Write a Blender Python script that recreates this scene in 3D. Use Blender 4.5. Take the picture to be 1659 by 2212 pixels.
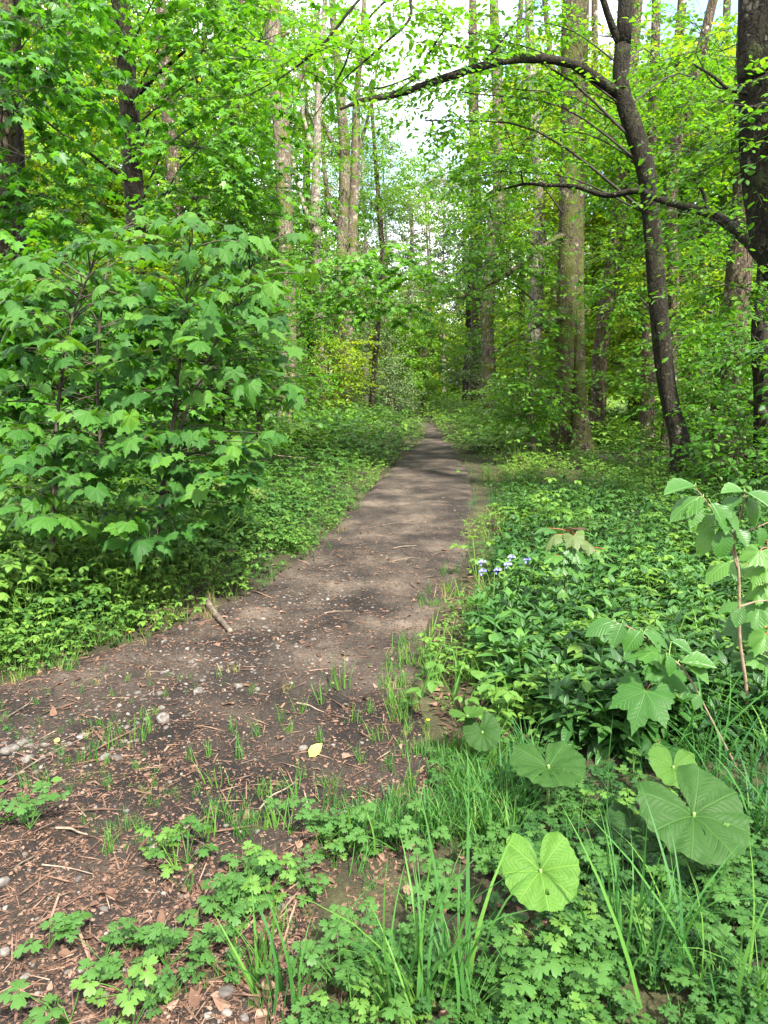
import bpy, math
import numpy as np
from mathutils import Vector
for o in list(bpy.data.objects): bpy.data.objects.remove(o)
SC = bpy.context.scene
COL = SC.collection
RNG = np.random.default_rng(7)

# ------------------------------------------------------------------ camera
PITCH = math.radians(10.5); TY = math.tan(math.radians(69.4/2)); TX = TY*0.75
CAM = np.array([0.0, 0.0, 1.6])
cd = bpy.data.cameras.new("camera"); cam = bpy.data.objects.new("camera", cd); COL.objects.link(cam)
cd.sensor_fit = 'VERTICAL'; cd.sensor_height = 36; cd.lens = 18/TY; cd.clip_start = 0.05; cd.clip_end = 800
cam.location = CAM; cam.rotation_euler = (math.pi/2-PITCH, 0, 0)
SC.camera = cam

# ------------------------------------------------------------------ light
SUN_EL, SUN_AZ = math.radians(51), math.radians(155)      # azimuth clockwise from +Y (the way the camera looks) towards +X
SUN_STRENGTH, SUN_ANGLE, SKY_STRENGTH, EXPOSURE = 4.6, 2.5, 0.14, 2.22
w = bpy.data.worlds.new("World"); SC.world = w; w.use_nodes = True
nt = w.node_tree; nt.nodes.clear()
def N(t, kind, **kw):
    n = t.nodes.new(kind)
    for k, v in kw.items(): setattr(n, k, v)
    return n
sky = N(nt, 'ShaderNodeTexSky', sky_type='NISHITA', sun_disc=False, sun_elevation=SUN_EL, sun_rotation=SUN_AZ)
bg1 = N(nt, 'ShaderNodeBackground'); bg1.inputs[1].default_value = SKY_STRENGTH
nt.links.new(sky.outputs[0], bg1.inputs[0])
bg2 = N(nt, 'ShaderNodeBackground'); bg2.inputs[0].default_value = (0.93, 0.96, 1.0, 1); bg2.inputs[1].default_value = 0.9
tc = N(nt, 'ShaderNodeTexCoord'); ns = N(nt, 'ShaderNodeTexNoise')
ns.inputs['Scale'].default_value = 2.6; ns.inputs['Detail'].default_value = 7; ns.inputs['Roughness'].default_value = .6
nt.links.new(tc.outputs['Generated'], ns.inputs['Vector'])
cr = N(nt, 'ShaderNodeValToRGB'); cr.color_ramp.elements[0].position = .36; cr.color_ramp.elements[1].position = .47
# one blue gap in the cloud, up and to the right of the path
dt = N(nt, 'ShaderNodeVectorMath', operation='DOT_PRODUCT'); gap = Vector((.47, 1, .42)).normalized(); dt.inputs[1].default_value = gap
nt.links.new(tc.outputs['Generated'], dt.inputs[0])
mr = N(nt, 'ShaderNodeMapRange'); mr.inputs[1].default_value = .95; mr.inputs[2].default_value = .995; mr.inputs[3].default_value = 0; mr.inputs[4].default_value = -.2
nt.links.new(dt.outputs['Value'], mr.inputs[0])
ad = N(nt, 'ShaderNodeMath', operation='ADD'); nt.links.new(ns.outputs[0], ad.inputs[0]); nt.links.new(mr.outputs[0], ad.inputs[1])
nt.links.new(ad.outputs[0], cr.inputs[0])
mx = N(nt, 'ShaderNodeMixShader'); nt.links.new(cr.outputs[0], mx.inputs[0]); nt.links.new(bg1.outputs[0], mx.inputs[1]); nt.links.new(bg2.outputs[0], mx.inputs[2])
wo = N(nt, 'ShaderNodeOutputWorld'); nt.links.new(mx.outputs[0], wo.inputs[0])
sl = bpy.data.lights.new("sun", 'SUN'); so = bpy.data.objects.new("sun", sl); COL.objects.link(so)
sl.energy = SUN_STRENGTH; sl.angle = math.radians(SUN_ANGLE); sl.color = (1, .95, .86)
sd_ = Vector((math.sin(SUN_AZ)*math.cos(SUN_EL), math.cos(SUN_AZ)*math.cos(SUN_EL), math.sin(SUN_EL)))
so.rotation_euler = sd_.to_track_quat('Z', 'Y').to_euler(); so.location = (20, 20, 40)
SC.view_settings.view_transform = 'Standard'; SC.view_settings.look = 'None'
SC.view_settings.exposure = EXPOSURE; SC.view_settings.gamma = 1
SC.render.engine = 'CYCLES'
cy = SC.cycles; cy.max_bounces = 14; cy.diffuse_bounces = 9; cy.transmission_bounces = 12; cy.glossy_bounces = 2; cy.transparent_max_bounces = 4
cy.use_denoising = True; cy.caustics_reflective = False; cy.caustics_refractive = False

# ------------------------------------------------------------------ picture plane -> place
PW, PH = 1659.0, 2211.0
FWD = np.array([0, math.cos(PITCH), -math.sin(PITCH)]); UP = np.array([0, math.sin(PITCH), math.cos(PITCH)])
def ray(px, py):
    return FWD + np.array([1, 0, 0])*((px/PW-.5)*2*TX) + UP*((.5-py/PH)*2*TY)
def at(px, py, Y):
    d = ray(px, py); return CAM + d*(Y/d[1])
def flat(px, py):
    d = ray(px, py); return (CAM + d*(-CAM[2]/d[2]))[:2]
def mpp(Y): return 2*TX/PW*Y*1.02          # metres per picture unit at depth Y

# ------------------------------------------------------------------ noise
def _h(ix, iy, s):
    n = (ix*374761393 + iy*668265263 + s*974634777) & 0x7fffffff
    n = ((n ^ (n >> 13))*1274126177) & 0x7fffffff
    return ((n ^ (n >> 16)) & 0xffff)/65535.0
def vn(x, y, s=0):
    x = np.asarray(x, float); y = np.asarray(y, float)
    ix = np.floor(x).astype(np.int64); iy = np.floor(y).astype(np.int64); fx = x-ix; fy = y-iy
    fx = fx*fx*(3-2*fx); fy = fy*fy*(3-2*fy)
    a = _h(ix, iy, s); b = _h(ix+1, iy, s); c = _h(ix, iy+1, s); d = _h(ix+1, iy+1, s)
    return (a*(1-fx)+b*fx)*(1-fy)+(c*(1-fx)+d*fx)*fy
def fbm(x, y, s=0, o=4):
    t = 0; a = .5
    for k in range(o): t = t+a*vn(x*2**k, y*2**k, s+k*17); a *= .5
    return t
def sst(a, b, x):
    t = np.clip((np.asarray(x, float)-a)/(b-a), 0, 1); return t*t*(3-2*t)

# ------------------------------------------------------------------ path outline and terrain
LEFT = [(925,922),(918,950),(870,992),(820,1040),(775,1090),(738,1132),(690,1180),(640,1218),(560,1272),(470,1312),(330,1375),(150,1432),(0,1482)]
RIGHT = [(640,2150),(640,2000),(720,1850),(850,1760),(925,1700),(930,1640),(905,1560),(880,1480),(880,1420),(900,1370),(925,1320),(970,1265),(1004,1180),(1018,1090),(1008,1020),(980,975),(953,937),(942,920)]
far = [(1.5,25.2),(.2,27.0),(-3.,28.8)]
far2 = [(-3.,28.0),(-.2,26.2),(.95,24.8)]
PATH = np.array(far2[0:]+[tuple(flat(*p)) for p in LEFT]+[(-4.2,2.9),(-5.5,1.9),(-5.5,-1.2),(.1,-1.2),(-.1,1.2)]+[tuple(flat(*p)) for p in RIGHT]+far)
def sdist(x, y):
    """distance to the path outline, negative on the path"""
    x = np.asarray(x, float); y = np.asarray(y, float)
    best = np.full(x.shape, 1e9); ins = np.zeros(x.shape, bool)
    n = len(PATH)
    for i in range(n):
        a = PATH[i]; b = PATH[(i+1) % n]; e = b-a
        t = np.clip(((x-a[0])*e[0]+(y-a[1])*e[1])/(e@e+1e-12), 0, 1)
        d = (x-a[0]-t*e[0])**2+(y-a[1]-t*e[1])**2; best = np.minimum(best, d)
        if a[1] != b[1]:
            c = ((a[1] > y) != (b[1] > y)) & (x < (b[0]-a[0])*(y-a[1])/(b[1]-a[1])+a[0]); ins ^= c
    return np.where(ins, -1, 1)*np.sqrt(best)
def pathx(y): return np.interp(y, [0,3,5,9,16,25,40,60], [-1.2,-.75,-.35,.45,1.2,1.6,.6,-4])
def hgt(x, y, s=None):
    x = np.asarray(x, float); y = np.asarray(y, float)
    if s is None: s = sdist(x, y)
    left = sst(.2, -.8, x-pathx(y))
    return left*.22*sst(0, 2.6, s) + (1-left)*.05*sst(0, 1.5, s) + .22*(fbm(x*.22, y*.22, 3)-.47)*sst(0, 2.5, s) + .06*(fbm(x*1.1, y*1.1, 9)-.47)*sst(-.1, .8, s) + .0*y
def gz(x, y): return float(hgt(np.array([x]), np.array([y]))[0])
def gpt(px, py):
    z = 0.0
    for k in range(6):
        d = ray(px, py); p = CAM + d*((z-CAM[2])/d[2]); z = gz(p[0], p[1])
    return np.array([p[0], p[1], z])

# ------------------------------------------------------------------ materials
MATS = {}
def newmat(name):
    m = bpy.data.materials.new(name); m.use_nodes = True; m.node_tree.nodes.clear(); MATS[name] = m
    return m, m.node_tree
def ramp(t, fac, stops):
    r = N(t, 'ShaderNodeValToRGB'); e = r.color_ramp.elements
    while len(e) < len(stops): e.new(.5)
    for q, (p, c) in zip(e, stops): q.position = p; q.color = (*c, 1)
    if fac is not None: t.links.new(fac, r.inputs[0])
    return r.outputs[0]
def noise(t, vec, scale, detail=4, rough=.55):
    n = N(t, 'ShaderNodeTexNoise'); n.inputs['Scale'].default_value = scale; n.inputs['Detail'].default_value = detail; n.inputs['Roughness'].default_value = rough
    if vec is not None: t.links.new(vec, n.inputs['Vector'])
    return n.outputs[0]
def math_(t, op, a, b=None, c=None):
    n = N(t, 'ShaderNodeMath', operation=op)
    for i, v in enumerate((a, b, c)):
        if v is None: continue
        if isinstance(v, (int, float)): n.inputs[i].default_value = v
        else: t.links.new(v, n.inputs[i])
    return n.outputs[0]
def mixc(t, fac, a, b, mode='MIX'):
    n = N(t, 'ShaderNodeMix', data_type='RGBA', blend_type=mode)
    for i, v in ((0, fac), (6, a), (7, b)):
        if isinstance(v, (int, float)): n.inputs[i].default_value = v
        elif isinstance(v, tuple): n.inputs[i].default_value = (*v, 1)
        else: t.links.new(v, n.inputs[i])
    return n.outputs[2]
def leafmat(name, stops, trans=.42, tcol=(1.6, 1.5, .55), rough=.48, spec=.35, vein=None, vs=1.):
    """leaf: colour by the leaf's own tint, light passing through it yellow-green"""
    m, t = newmat(name)
    a = N(t, 'ShaderNodeAttribute', attribute_name='tint')
    c = ramp(t, a.outputs['Fac'], stops)
    geo = N(t, 'ShaderNodeNewGeometry')
    c = mixc(t, math_(t, 'MULTIPLY', noise(t, geo.outputs['Position'], 34, 3), .35), c, mixc(t, 1.0, c, (.55, .6, .5), 'MULTIPLY'))
    bump = None
    if vein:
        uv = N(t, 'ShaderNodeUVMap'); uv.uv_map = 'uv'; sp = N(t, 'ShaderNodeSeparateXYZ'); t.links.new(uv.outputs[0], sp.inputs[0])
        if vein == 'palm':
            ang = math_(t, 'ARCTAN2', sp.outputs[0], sp.outputs[1]); r = math_(t, 'SQRT', math_(t, 'ADD', math_(t, 'MULTIPLY', sp.outputs[0], sp.outputs[0]), math_(t, 'MULTIPLY', sp.outputs[1], sp.outputs[1])))
            f = math_(t, 'SUBTRACT', math_(t, 'FRACT', math_(t, 'ADD', math_(t, 'MULTIPLY', ang, 1/.78), .5)), .5)
            d = math_(t, 'MULTIPLY', math_(t, 'ABSOLUTE', f), math_(t, 'MULTIPLY', r, .78))
            side = math_(t, 'SUBTRACT', math_(t, 'FRACT', math_(t, 'MULTIPLY', math_(t, 'SUBTRACT', r, math_(t, 'MULTIPLY', math_(t, 'ABSOLUTE', f), .55)), 8)), .5)
        else:
            d = math_(t, 'ABSOLUTE', sp.outputs[0])
            side = math_(t, 'SUBTRACT', math_(t, 'FRACT', math_(t, 'MULTIPLY', math_(t, 'SUBTRACT', sp.outputs[1], math_(t, 'MULTIPLY', d, .9)), 8)), .5)
        n1 = N(t, 'ShaderNodeMapRange'); n1.inputs[1].default_value = .008; n1.inputs[2].default_value = .028; n1.inputs[3].default_value = 1; n1.inputs[4].default_value = 0; t.links.new(d, n1.inputs[0])
        n2 = N(t, 'ShaderNodeMapRange'); n2.inputs[1].default_value = .02; n2.inputs[2].default_value = .16; n2.inputs[3].default_value = .55; n2.inputs[4].default_value = 0; t.links.new(math_(t, 'ABSOLUTE', side), n2.inputs[0])
        v = math_(t, 'MAXIMUM', n1.outputs[0], n2.outputs[0])
        c = mixc(t, math_(t, 'MULTIPLY', v, .42*vs), c, mixc(t, 1.0, c, (2.0, 1.7, 1.9), 'MULTIPLY'))
        b = N(t, 'ShaderNodeBump'); b.inputs['Strength'].default_value = .5*vs; b.inputs['Distance'].default_value = .004; b.invert = True; t.links.new(v, b.inputs['Height']); bump = b.outputs[0]
    p = N(t, 'ShaderNodeBsdfPrincipled'); p.inputs['Roughness'].default_value = rough; p.inputs['Specular IOR Level'].default_value = spec
    t.links.new(c, p.inputs['Base Color'])
    tr = N(t, 'ShaderNodeBsdfTranslucent'); t.links.new(mixc(t, 1.0, c, tcol, 'MULTIPLY'), tr.inputs[0])
    if bump: t.links.new(bump, p.inputs['Normal']); t.links.new(bump, tr.inputs['Normal'])
    mx = N(t, 'ShaderNodeMixShader'); mx.inputs[0].default_value = trans
    t.links.new(p.outputs[0], mx.inputs[1]); t.links.new(tr.outputs[0], mx.inputs[2])
    o = N(t, 'ShaderNodeOutputMaterial'); t.links.new(mx.outputs[0], o.inputs[0])
    return m
def plainmat(name, stops, rough=.8, scale=20, bump=.3, stretch=None, attr=False, spec=.25, bdist=.01):
    m, t = newmat(name)
    geo = N(t, 'ShaderNodeNewGeometry'); vec = geo.outputs['Position']
    if stretch:
        mp = N(t, 'ShaderNodeMapping'); mp.inputs['Scale'].default_value = stretch; t.links.new(vec, mp.inputs[0]); vec = mp.outputs[0]
    n = noise(t, vec, scale, 6, .62)
    f = n
    if attr:
        a = N(t, 'ShaderNodeAttribute', attribute_name='tint'); f = math_(t, 'ADD', math_(t, 'MULTIPLY', a.outputs['Fac'], .8), math_(t, 'MULTIPLY', math_(t, 'SUBTRACT', n, .4), .5))
    p = N(t, 'ShaderNodeBsdfPrincipled'); p.inputs['Roughness'].default_value = rough; p.inputs['Specular IOR Level'].default_value = spec
    t.links.new(ramp(t, f, stops), p.inputs['Base Color'])
    if bump:
        b = N(t, 'ShaderNodeBump'); b.inputs['Strength'].default_value = bump; b.inputs['Distance'].default_value = bdist; t.links.new(n, b.inputs['Height']); t.links.new(b.outputs[0], p.inputs['Normal'])
    o = N(t, 'ShaderNodeOutputMaterial'); t.links.new(p.outputs[0], o.inputs[0])
    return m
def barkmat(name, dark, mid, lichen, moss, mosslevel, lichlevel):
    """bark: vertical ridges, pale lichen patches, moss patches"""
    m, t = newmat(name)
    geo = N(t, 'ShaderNodeNewGeometry'); pos = geo.outputs['Position']
    mp = N(t, 'ShaderNodeMapping'); mp.inputs['Scale'].default_value = (1, 1, .22); t.links.new(pos, mp.inputs[0])
    r1 = noise(t, mp.outputs[0], 30, 8, .7)
    vo = N(t, 'ShaderNodeTexVoronoi', feature='DISTANCE_TO_EDGE'); vo.inputs['Scale'].default_value = 17
    wv = N(t, 'ShaderNodeVectorMath', operation='ADD'); t.links.new(mp.outputs[0], wv.inputs[0])
    nz = N(t, 'ShaderNodeTexNoise'); nz.inputs['Scale'].default_value = 9; t.links.new(pos, nz.inputs['Vector']); sc_ = N(t, 'ShaderNodeVectorMath', operation='SCALE'); sc_.inputs['Scale'].default_value = .12; t.links.new(nz.outputs['Color'], sc_.inputs[0]); t.links.new(sc_.outputs[0], wv.inputs[1])
    t.links.new(wv.outputs[0], vo.inputs['Vector'])
    rid = math_(t, 'ADD', math_(t, 'MULTIPLY', r1, .7), math_(t, 'MULTIPLY', math_(t, 'MINIMUM', math_(t, 'MULTIPLY', vo.outputs['Distance'], 3.), .5), .6))
    c = ramp(t, rid, [(.3, dark), (.68, mid)])
    ln = noise(t, pos, 7.5, 6, .7)
    lm = ramp(t, ln, [(lichlevel, (0, 0, 0)), (lichlevel+.05, (1, 1, 1))])
    c = mixc(t, lm, c, lichen)
    mn = noise(t, pos, 3.1, 6, .72)
    mm = ramp(t, mn, [(mosslevel, (0, 0, 0)), (mosslevel+.09, (1, 1, 1))])
    c = mixc(t, mm, c, moss)
    p = N(t, 'ShaderNodeBsdfPrincipled'); p.inputs['Roughness'].default_value = .9; p.inputs['Specular IOR Level'].default_value = .15
    t.links.new(c, p.inputs['Base Color'])
    b = N(t, 'ShaderNodeBump'); b.inputs['Strength'].default_value = .8; b.inputs['Distance'].default_value = .03
    t.links.new(math_(t, 'ADD', rid, math_(t, 'MULTIPLY', mm, .25)), b.inputs['Height']); t.links.new(b.outputs[0], p.inputs['Normal'])
    o = N(t, 'ShaderNodeOutputMaterial'); t.links.new(p.outputs[0], o.inputs[0])
    return m

# greens are the leaves' own albedo, but one crown has sunlight painted in
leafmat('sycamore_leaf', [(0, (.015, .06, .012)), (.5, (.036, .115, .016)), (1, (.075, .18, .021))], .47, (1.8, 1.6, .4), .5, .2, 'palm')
leafmat('crown_sycamore', [(0, (.03, .11, .014)), (.5, (.06, .18, .016)), (1, (.105, .25, .022))], .5, (1.5, 1.5, .4), .48, .35)
leafmat('crown_beech', [(0, (.035, .115, .013)), (.5, (.07, .19, .018)), (1, (.14, .27, .024))], .52, (1.55, 1.5, .4), .46, .35)
leafmat('crown_sun_painted', [(0, (.08, .17, .012)), (.5, (.14, .25, .016)), (1, (.22, .32, .025))], .6, (1.9, 1.6, .4), .5, .3)  # yellower and lighter greens: sunlight put into the leaf colour
leafmat('crown_lime', [(0, (.06, .16, .016)), (.5, (.11, .25, .024)), (1, (.18, .33, .035))], .5, (1.5, 1.4, .4), .55, .2)
leafmat('crown_grey', [(0, (.045, .085, .026)), (.5, (.08, .135, .045)), (1, (.14, .2, .08))], .35, (1.3, 1.4, .6), .55, .3)
leafmat('crown_dark', [(0, (.012, .03, .012)), (.5, (.022, .05, .018)), (1, (.045, .085, .03))], .2, (1.4, 1.5, .5), .4, .5)
leafmat('hazel_leaf', [(0, (.02, .075, .012)), (.5, (.036, .112, .016)), (1, (.07, .17, .022))], .42, (1.5, 1.4, .5), .42, .4, 'pin')
leafmat('mercury_leaf', [(0, (.013, .05, .009)), (.5, (.03, .098, .015)), (1, (.075, .17, .024))], .3, (1.5, 1.5, .5), .45, .35, 'pin')
leafmat('herb_leaf', [(0, (.025, .08, .014)), (.5, (.055, .14, .02)), (1, (.115, .22, .03))], .42, (1.5, 1.5, .5), .5, .35, 'pin')
leafmat('buttercup_leaf', [(0, (.02, .075, .014)), (.5, (.045, .125, .02)), (1, (.09, .19, .026))], .38, (1.5, 1.5, .5), .48, .35, 'palm')
leafmat('butterbur_leaf', [(0, (.012, .042, .007)), (.5, (.023, .066, .01)), (1, (.06, .14, .018))], .36, (1.5, 1.5, .5), .6, .2, 'palm', 1.25)
leafmat('grass_blade', [(0, (.022, .085, .025)), (.5, (.05, .14, .026)), (.88, (.1, .2, .03)), (1, (.24, .2, .09))], .35, (1.4, 1.5, .6), .55, .15)
leafmat('pink_leaf', [(0, (.06, .1, .025)), (.5, (.075, .11, .03)), (1, (.085, .04, .035))], .4, (1.4, 1.2, .6), .5, .3, 'palm')
leafmat('yellow_leaf', [(0, (.3, .38, .06)), (1, (.5, .55, .1))], .3, (1.2, 1.2, .6), .5, .3)
leafmat('flower_blue', [(0, (.12, .12, .5)), (1, (.3, .3, .75))], .3, (1.2, 1.2, 1.2), .5, .3)
leafmat('flower_yellow', [(0, (.8, .5, .01)), (1, (.85, .6, .02))], .2, (1.1, 1.1, .5), .35, .5)
plainmat('stem_green', [(0, (.07, .13, .025)), (1, (.14, .2, .06))], .6, 30, .1)
plainmat('stem_red', [(0, (.2, .05, .03)), (1, (.3, .1, .06))], .6, 30, .1)
plainmat('stem_brown', [(.3, (.02, .017, .01)), (.7, (.06, .05, .03))], .75, 40, .3)
plainmat('stem_pale', [(.3, (.09, .065, .042)), (.7, (.19, .14, .095))], .8, 40, .3)
plainmat('twig_dark', [(.3, (.012, .01, .008)), (.7, (.04, .032, .024))], .85, 30, .3)
plainmat('twig_brown', [(.3, (.035, .027, .018)), (.7, (.1, .075, .05))], .85, 30, .3)
plainmat('twig_pale', [(.3, (.16, .13, .09)), (.7, (.34, .28, .2))], .85, 30, .3)
plainmat('litter', [(0, (.01, .007, .005)), (.3, (.04, .021, .013)), (.55, (.085, .046, .029)), (.8, (.16, .1, .07)), (1, (.27, .21, .165))], .8, 60, .2, attr=True)
plainmat('gravel', [(0, (.03, .026, .022)), (.5, (.075, .066, .058)), (1, (.2, .18, .16))], .85, 45, .35, attr=True)
plainmat('stone', [(.3, (.03, .026, .022)), (.5, (.075, .066, .057)), (.72, (.19, .17, .15))], .85, 35, .5)
plainmat('dead_wood', [(.3, (.02, .015, .01)), (.5, (.075, .058, .042)), (.75, (.2, .165, .13))], .9, 18, .6, (1, 1, 1))
plainmat('pale_wood', [(.3, (.08, .06, .042)), (.7, (.22, .175, .13))], .85, 30, .5)
plainmat('moss', [(.3, (.03, .045, .01)), (.5, (.07, .09, .02)), (.75, (.13, .14, .035))], .95, 40, .9)
barkmat('bark_dark', (.004, .0035, .002), (.016, .0135, .008), (.075, .068, .052), (.03, .038, .012), .56, .60)
barkmat('bark_brown', (.014, .011, .007), (.075, .057, .038), (.24, .215, .17), (.055, .06, .016), .54, .575)
barkmat('bark_grey', (.05, .043, .034), (.19, .165, .13), (.3, .27, .21), (.08, .085, .025), .54, .55)
barkmat('bark_oak', (.014, .011, .006), (.065, .054, .034), (.2, .18, .135), (.05, .056, .014), .455, .585)
barkmat('bark_mossy', (.03, .025, .018), (.14, .115, .085), (.24, .21, .155), (.07, .075, .016), .49, .57)

def soilmat(name, stops, scale, damp=False):
    m, t = newmat(name)
    geo = N(t, 'ShaderNodeNewGeometry'); pos = geo.outputs['Position']
    big = noise(t, pos, scale, 5, .6); fine = noise(t, pos, 70, 7, .7)
    f = math_(t, 'ADD', math_(t, 'MULTIPLY', big, .62), math_(t, 'MULTIPLY', fine, .38))
    p = N(t, 'ShaderNodeBsdfPrincipled'); p.inputs['Roughness'].default_value = .9; p.inputs['Specular IOR Level'].default_value = .2
    c = ramp(t, f, stops)
    if damp:   # black damp humus in the wide trodden patch before the camera, gravelly earth beyond
        sp = N(t, 'ShaderNodeSeparateXYZ'); t.links.new(pos, sp.inputs[0])
        q = N(t, 'ShaderNodeMapRange'); q.inputs[1].default_value = 4.6; q.inputs[2].default_value = 2.9; t.links.new(math_(t, 'ADD', sp.outputs[1], math_(t, 'MULTIPLY', math_(t, 'SUBTRACT', noise(t, pos, 1.3, 4), .5), 3.)), q.inputs[0])
        c = mixc(t, q.outputs[0], c, mixc(t, 1., c, (.42, .41, .41), 'MULTIPLY'))
    t.links.new(c, p.inputs['Base Color'])
    b = N(t, 'ShaderNodeBump'); b.inputs['Strength'].default_value = .9; b.inputs['Distance'].default_value = .02; t.links.new(fine, b.inputs['Height']); t.links.new(b.outputs[0], p.inputs['Normal'])
    o = N(t, 'ShaderNodeOutputMaterial'); t.links.new(p.outputs[0], o.inputs[0])
soilmat('soil_path', [(.36, (.008, .007, .006)), (.45, (.02, .016, .0135)), (.53, (.05, .039, .03)), (.64, (.115, .091, .07))], 1.7, True)
soilmat('soil_wood', [(.36, (.012, .01, .007)), (.48, (.03, .026, .014)), (.58, (.05, .05, .02)), (.7, (.1, .08, .05))], 2.3)
# ------------------------------------------------------------------ mesh gathering
class Geo:
    def __init__(s): s.v = []; s.f = []; s.m = []; s.t = []; s.uv = []; s.n = 0
    def add(s, v, f, mat=0, tint=.5, uv=None):
        v = np.asarray(v, float); f = np.asarray(f, np.int64)
        s.v.append(v); s.f.append(f+s.n); s.m.append(np.full(len(f), mat, np.int32))
        s.t.append(np.full(len(v), tint) if np.isscalar(tint) else np.asarray(tint, float))
        s.uv.append(np.zeros((len(v), 2)) if uv is None else np.asarray(uv, float)); s.n += len(v)
    def inst(s, tpl, R, P, mat=0, tint=.5):
        V, F, UV = tpl[:3]; n = len(P); k = len(V)
        if n == 0: return
        vv = np.einsum('nij,kj->nki', R, V)+np.asarray(P)[:, None, :]
        ff = F[None]+(np.arange(n)*k)[:, None, None]
        t = np.full(n, tint) if np.isscalar(tint) else np.asarray(tint)
        s.add(vv.reshape(-1, 3), ff.reshape(-1, 3), mat, np.repeat(t, k), np.tile(UV, (n, 1)))
    def arrays(s): return np.concatenate(s.v), np.concatenate(s.f), np.concatenate(s.uv), np.concatenate(s.m), np.concatenate(s.t)
    def mesh(s, name, mats, base=(0, 0, 0), smooth=True):
        me = bpy.data.meshes.new(name)
        V, F, UV, M, T = s.arrays(); V = V-np.asarray(base)
        me.vertices.add(len(V)); me.vertices.foreach_set('co', V.ravel().astype(np.float32))
        me.loops.add(3*len(F)); me.loops.foreach_set('vertex_index', F.ravel().astype(np.int32))
        me.polygons.add(len(F)); me.polygons.foreach_set('loop_start', (np.arange(len(F))*3).astype(np.int32))
        me.polygons.foreach_set('material_index', M); me.polygons.foreach_set('use_smooth', np.full(len(F), smooth))
        a = me.attributes.new('tint', 'FLOAT', 'POINT'); a.data.foreach_set('value', np.clip(T, 0, 1).astype(np.float32))
        u = me.uv_layers.new(name='uv'); u.data.foreach_set('uv', UV[F.ravel()].ravel().astype(np.float32))
        for m in mats: me.materials.append(MATS[m])
        me.update(calc_edges=True); return me
def link(name, me, parent=None, loc=None):
    o = bpy.data.objects.new(name, me); COL.objects.link(o)
    if parent is not None: o.parent = parent
    if loc is not None: o.location = loc
    return o
def tag(o, label=None, cat=None, group=None, kind=None):
    for k, v in (('label', label), ('category', cat), ('group', group), ('kind', kind)):
        if v: o[k] = v
    return o
def thing(name, label, cat, base, group=None):
    o = bpy.data.objects.new(name, None); COL.objects.link(o); o.location = Vector(base); o.empty_display_size = .1
    return tag(o, label, cat, group)
def part(name, g, mats, root, smooth=True):
    return link(name, g.mesh(name, mats, root.location, smooth), root)
def dup(root, loc, rz=0, sc=1, label=None):
    r = root.copy(); COL.objects.link(r); r.location = Vector(loc); r.rotation_euler = (0, 0, rz); r.scale = (sc, sc, sc)
    if label: r['label'] = label
    for ch in root.children:
        c = ch.copy(); COL.objects.link(c); c.parent = r
    return r

def nrm(a): return a/np.maximum(np.linalg.norm(a, axis=-1, keepdims=True), 1e-9)
def frames(a, n, sc):
    a = nrm(np.asarray(a, float)); x = nrm(np.cross(a, n)); z = np.cross(x, a)
    return np.stack([x, a, z], -1)*np.asarray(sc)[..., None, None]
def spline(P, n):
    P = np.asarray(P, float); m = len(P)
    if m == 2: t = np.linspace(0, 1, n)[:, None]; return P[0]*(1-t)+P[1]*t
    Q = np.vstack([2*P[0]-P[1], P, 2*P[-1]-P[-2]]); t = np.linspace(0, m-1-1e-9, n); i = t.astype(int); u = (t-i)[:, None]
    a, b, c, d = Q[i], Q[i+1], Q[i+2], Q[i+3]
    return .5*((2*b)+(c-a)*u+(2*a-5*b+4*c-d)*u**2+(3*b-a-3*c+d)*u**3)
def tube(g, P, R, k=8, mat=0, tint=.5, lump=0, cap=True, seed=0, roots=0):
    P = np.asarray(P, float); n = len(P); R = np.full(n, R) if np.isscalar(R) else np.asarray(R, float)
    T = nrm(np.gradient(P, axis=0)); u = np.array([1., 0, 0]) if abs(T[0][0]) < .8 else np.array([0, 1., 0])
    ang = np.arange(k)/k*2*math.pi; V = []
    arc = np.concatenate([[0], np.cumsum(np.linalg.norm(np.diff(P, axis=0), axis=1))])
    for i in range(n):
        u = u-T[i]*(u@T[i]); u = u/np.linalg.norm(u); v = np.cross(T[i], u)
        r = R[i]
        if lump: r = r*(1+lump*(fbm(np.cos(ang)*1.5+seed+7, np.sin(ang)*1.5+arc[i]*1.1/max(R[0]*6, .3)+3, seed)-.47)*2)
        if roots: r = r*(1+roots*math.exp(-max(arc[i]-.1, 0)/.28)*(.35+.65*np.cos(ang*5+seed+.6*np.cos(ang*2+seed))))
        V.append(P[i]+(np.cos(ang)*r)[:, None]*u+(np.sin(ang)*r)[:, None]*v)
    V = np.concatenate(V); i, j = np.meshgrid(np.arange(n-1), np.arange(k), indexing='ij'); a = i*k+j; b = i*k+(j+1) % k
    F = np.concatenate([np.stack([a, b, a+k], -1).reshape(-1, 3), np.stack([b, b+k, a+k], -1).reshape(-1, 3)])
    if cap:
        V = np.vstack([V, P[0], P[-1]]); q = np.arange(k)
        F = np.vstack([F, np.stack([np.full(k, n*k), (q+1) % k, q], -1), np.stack([np.full(k, n*k+1), (n-1)*k+q, (n-1)*k+(q+1) % k], -1)])
    g.add(V, F, mat, tint)
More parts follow.
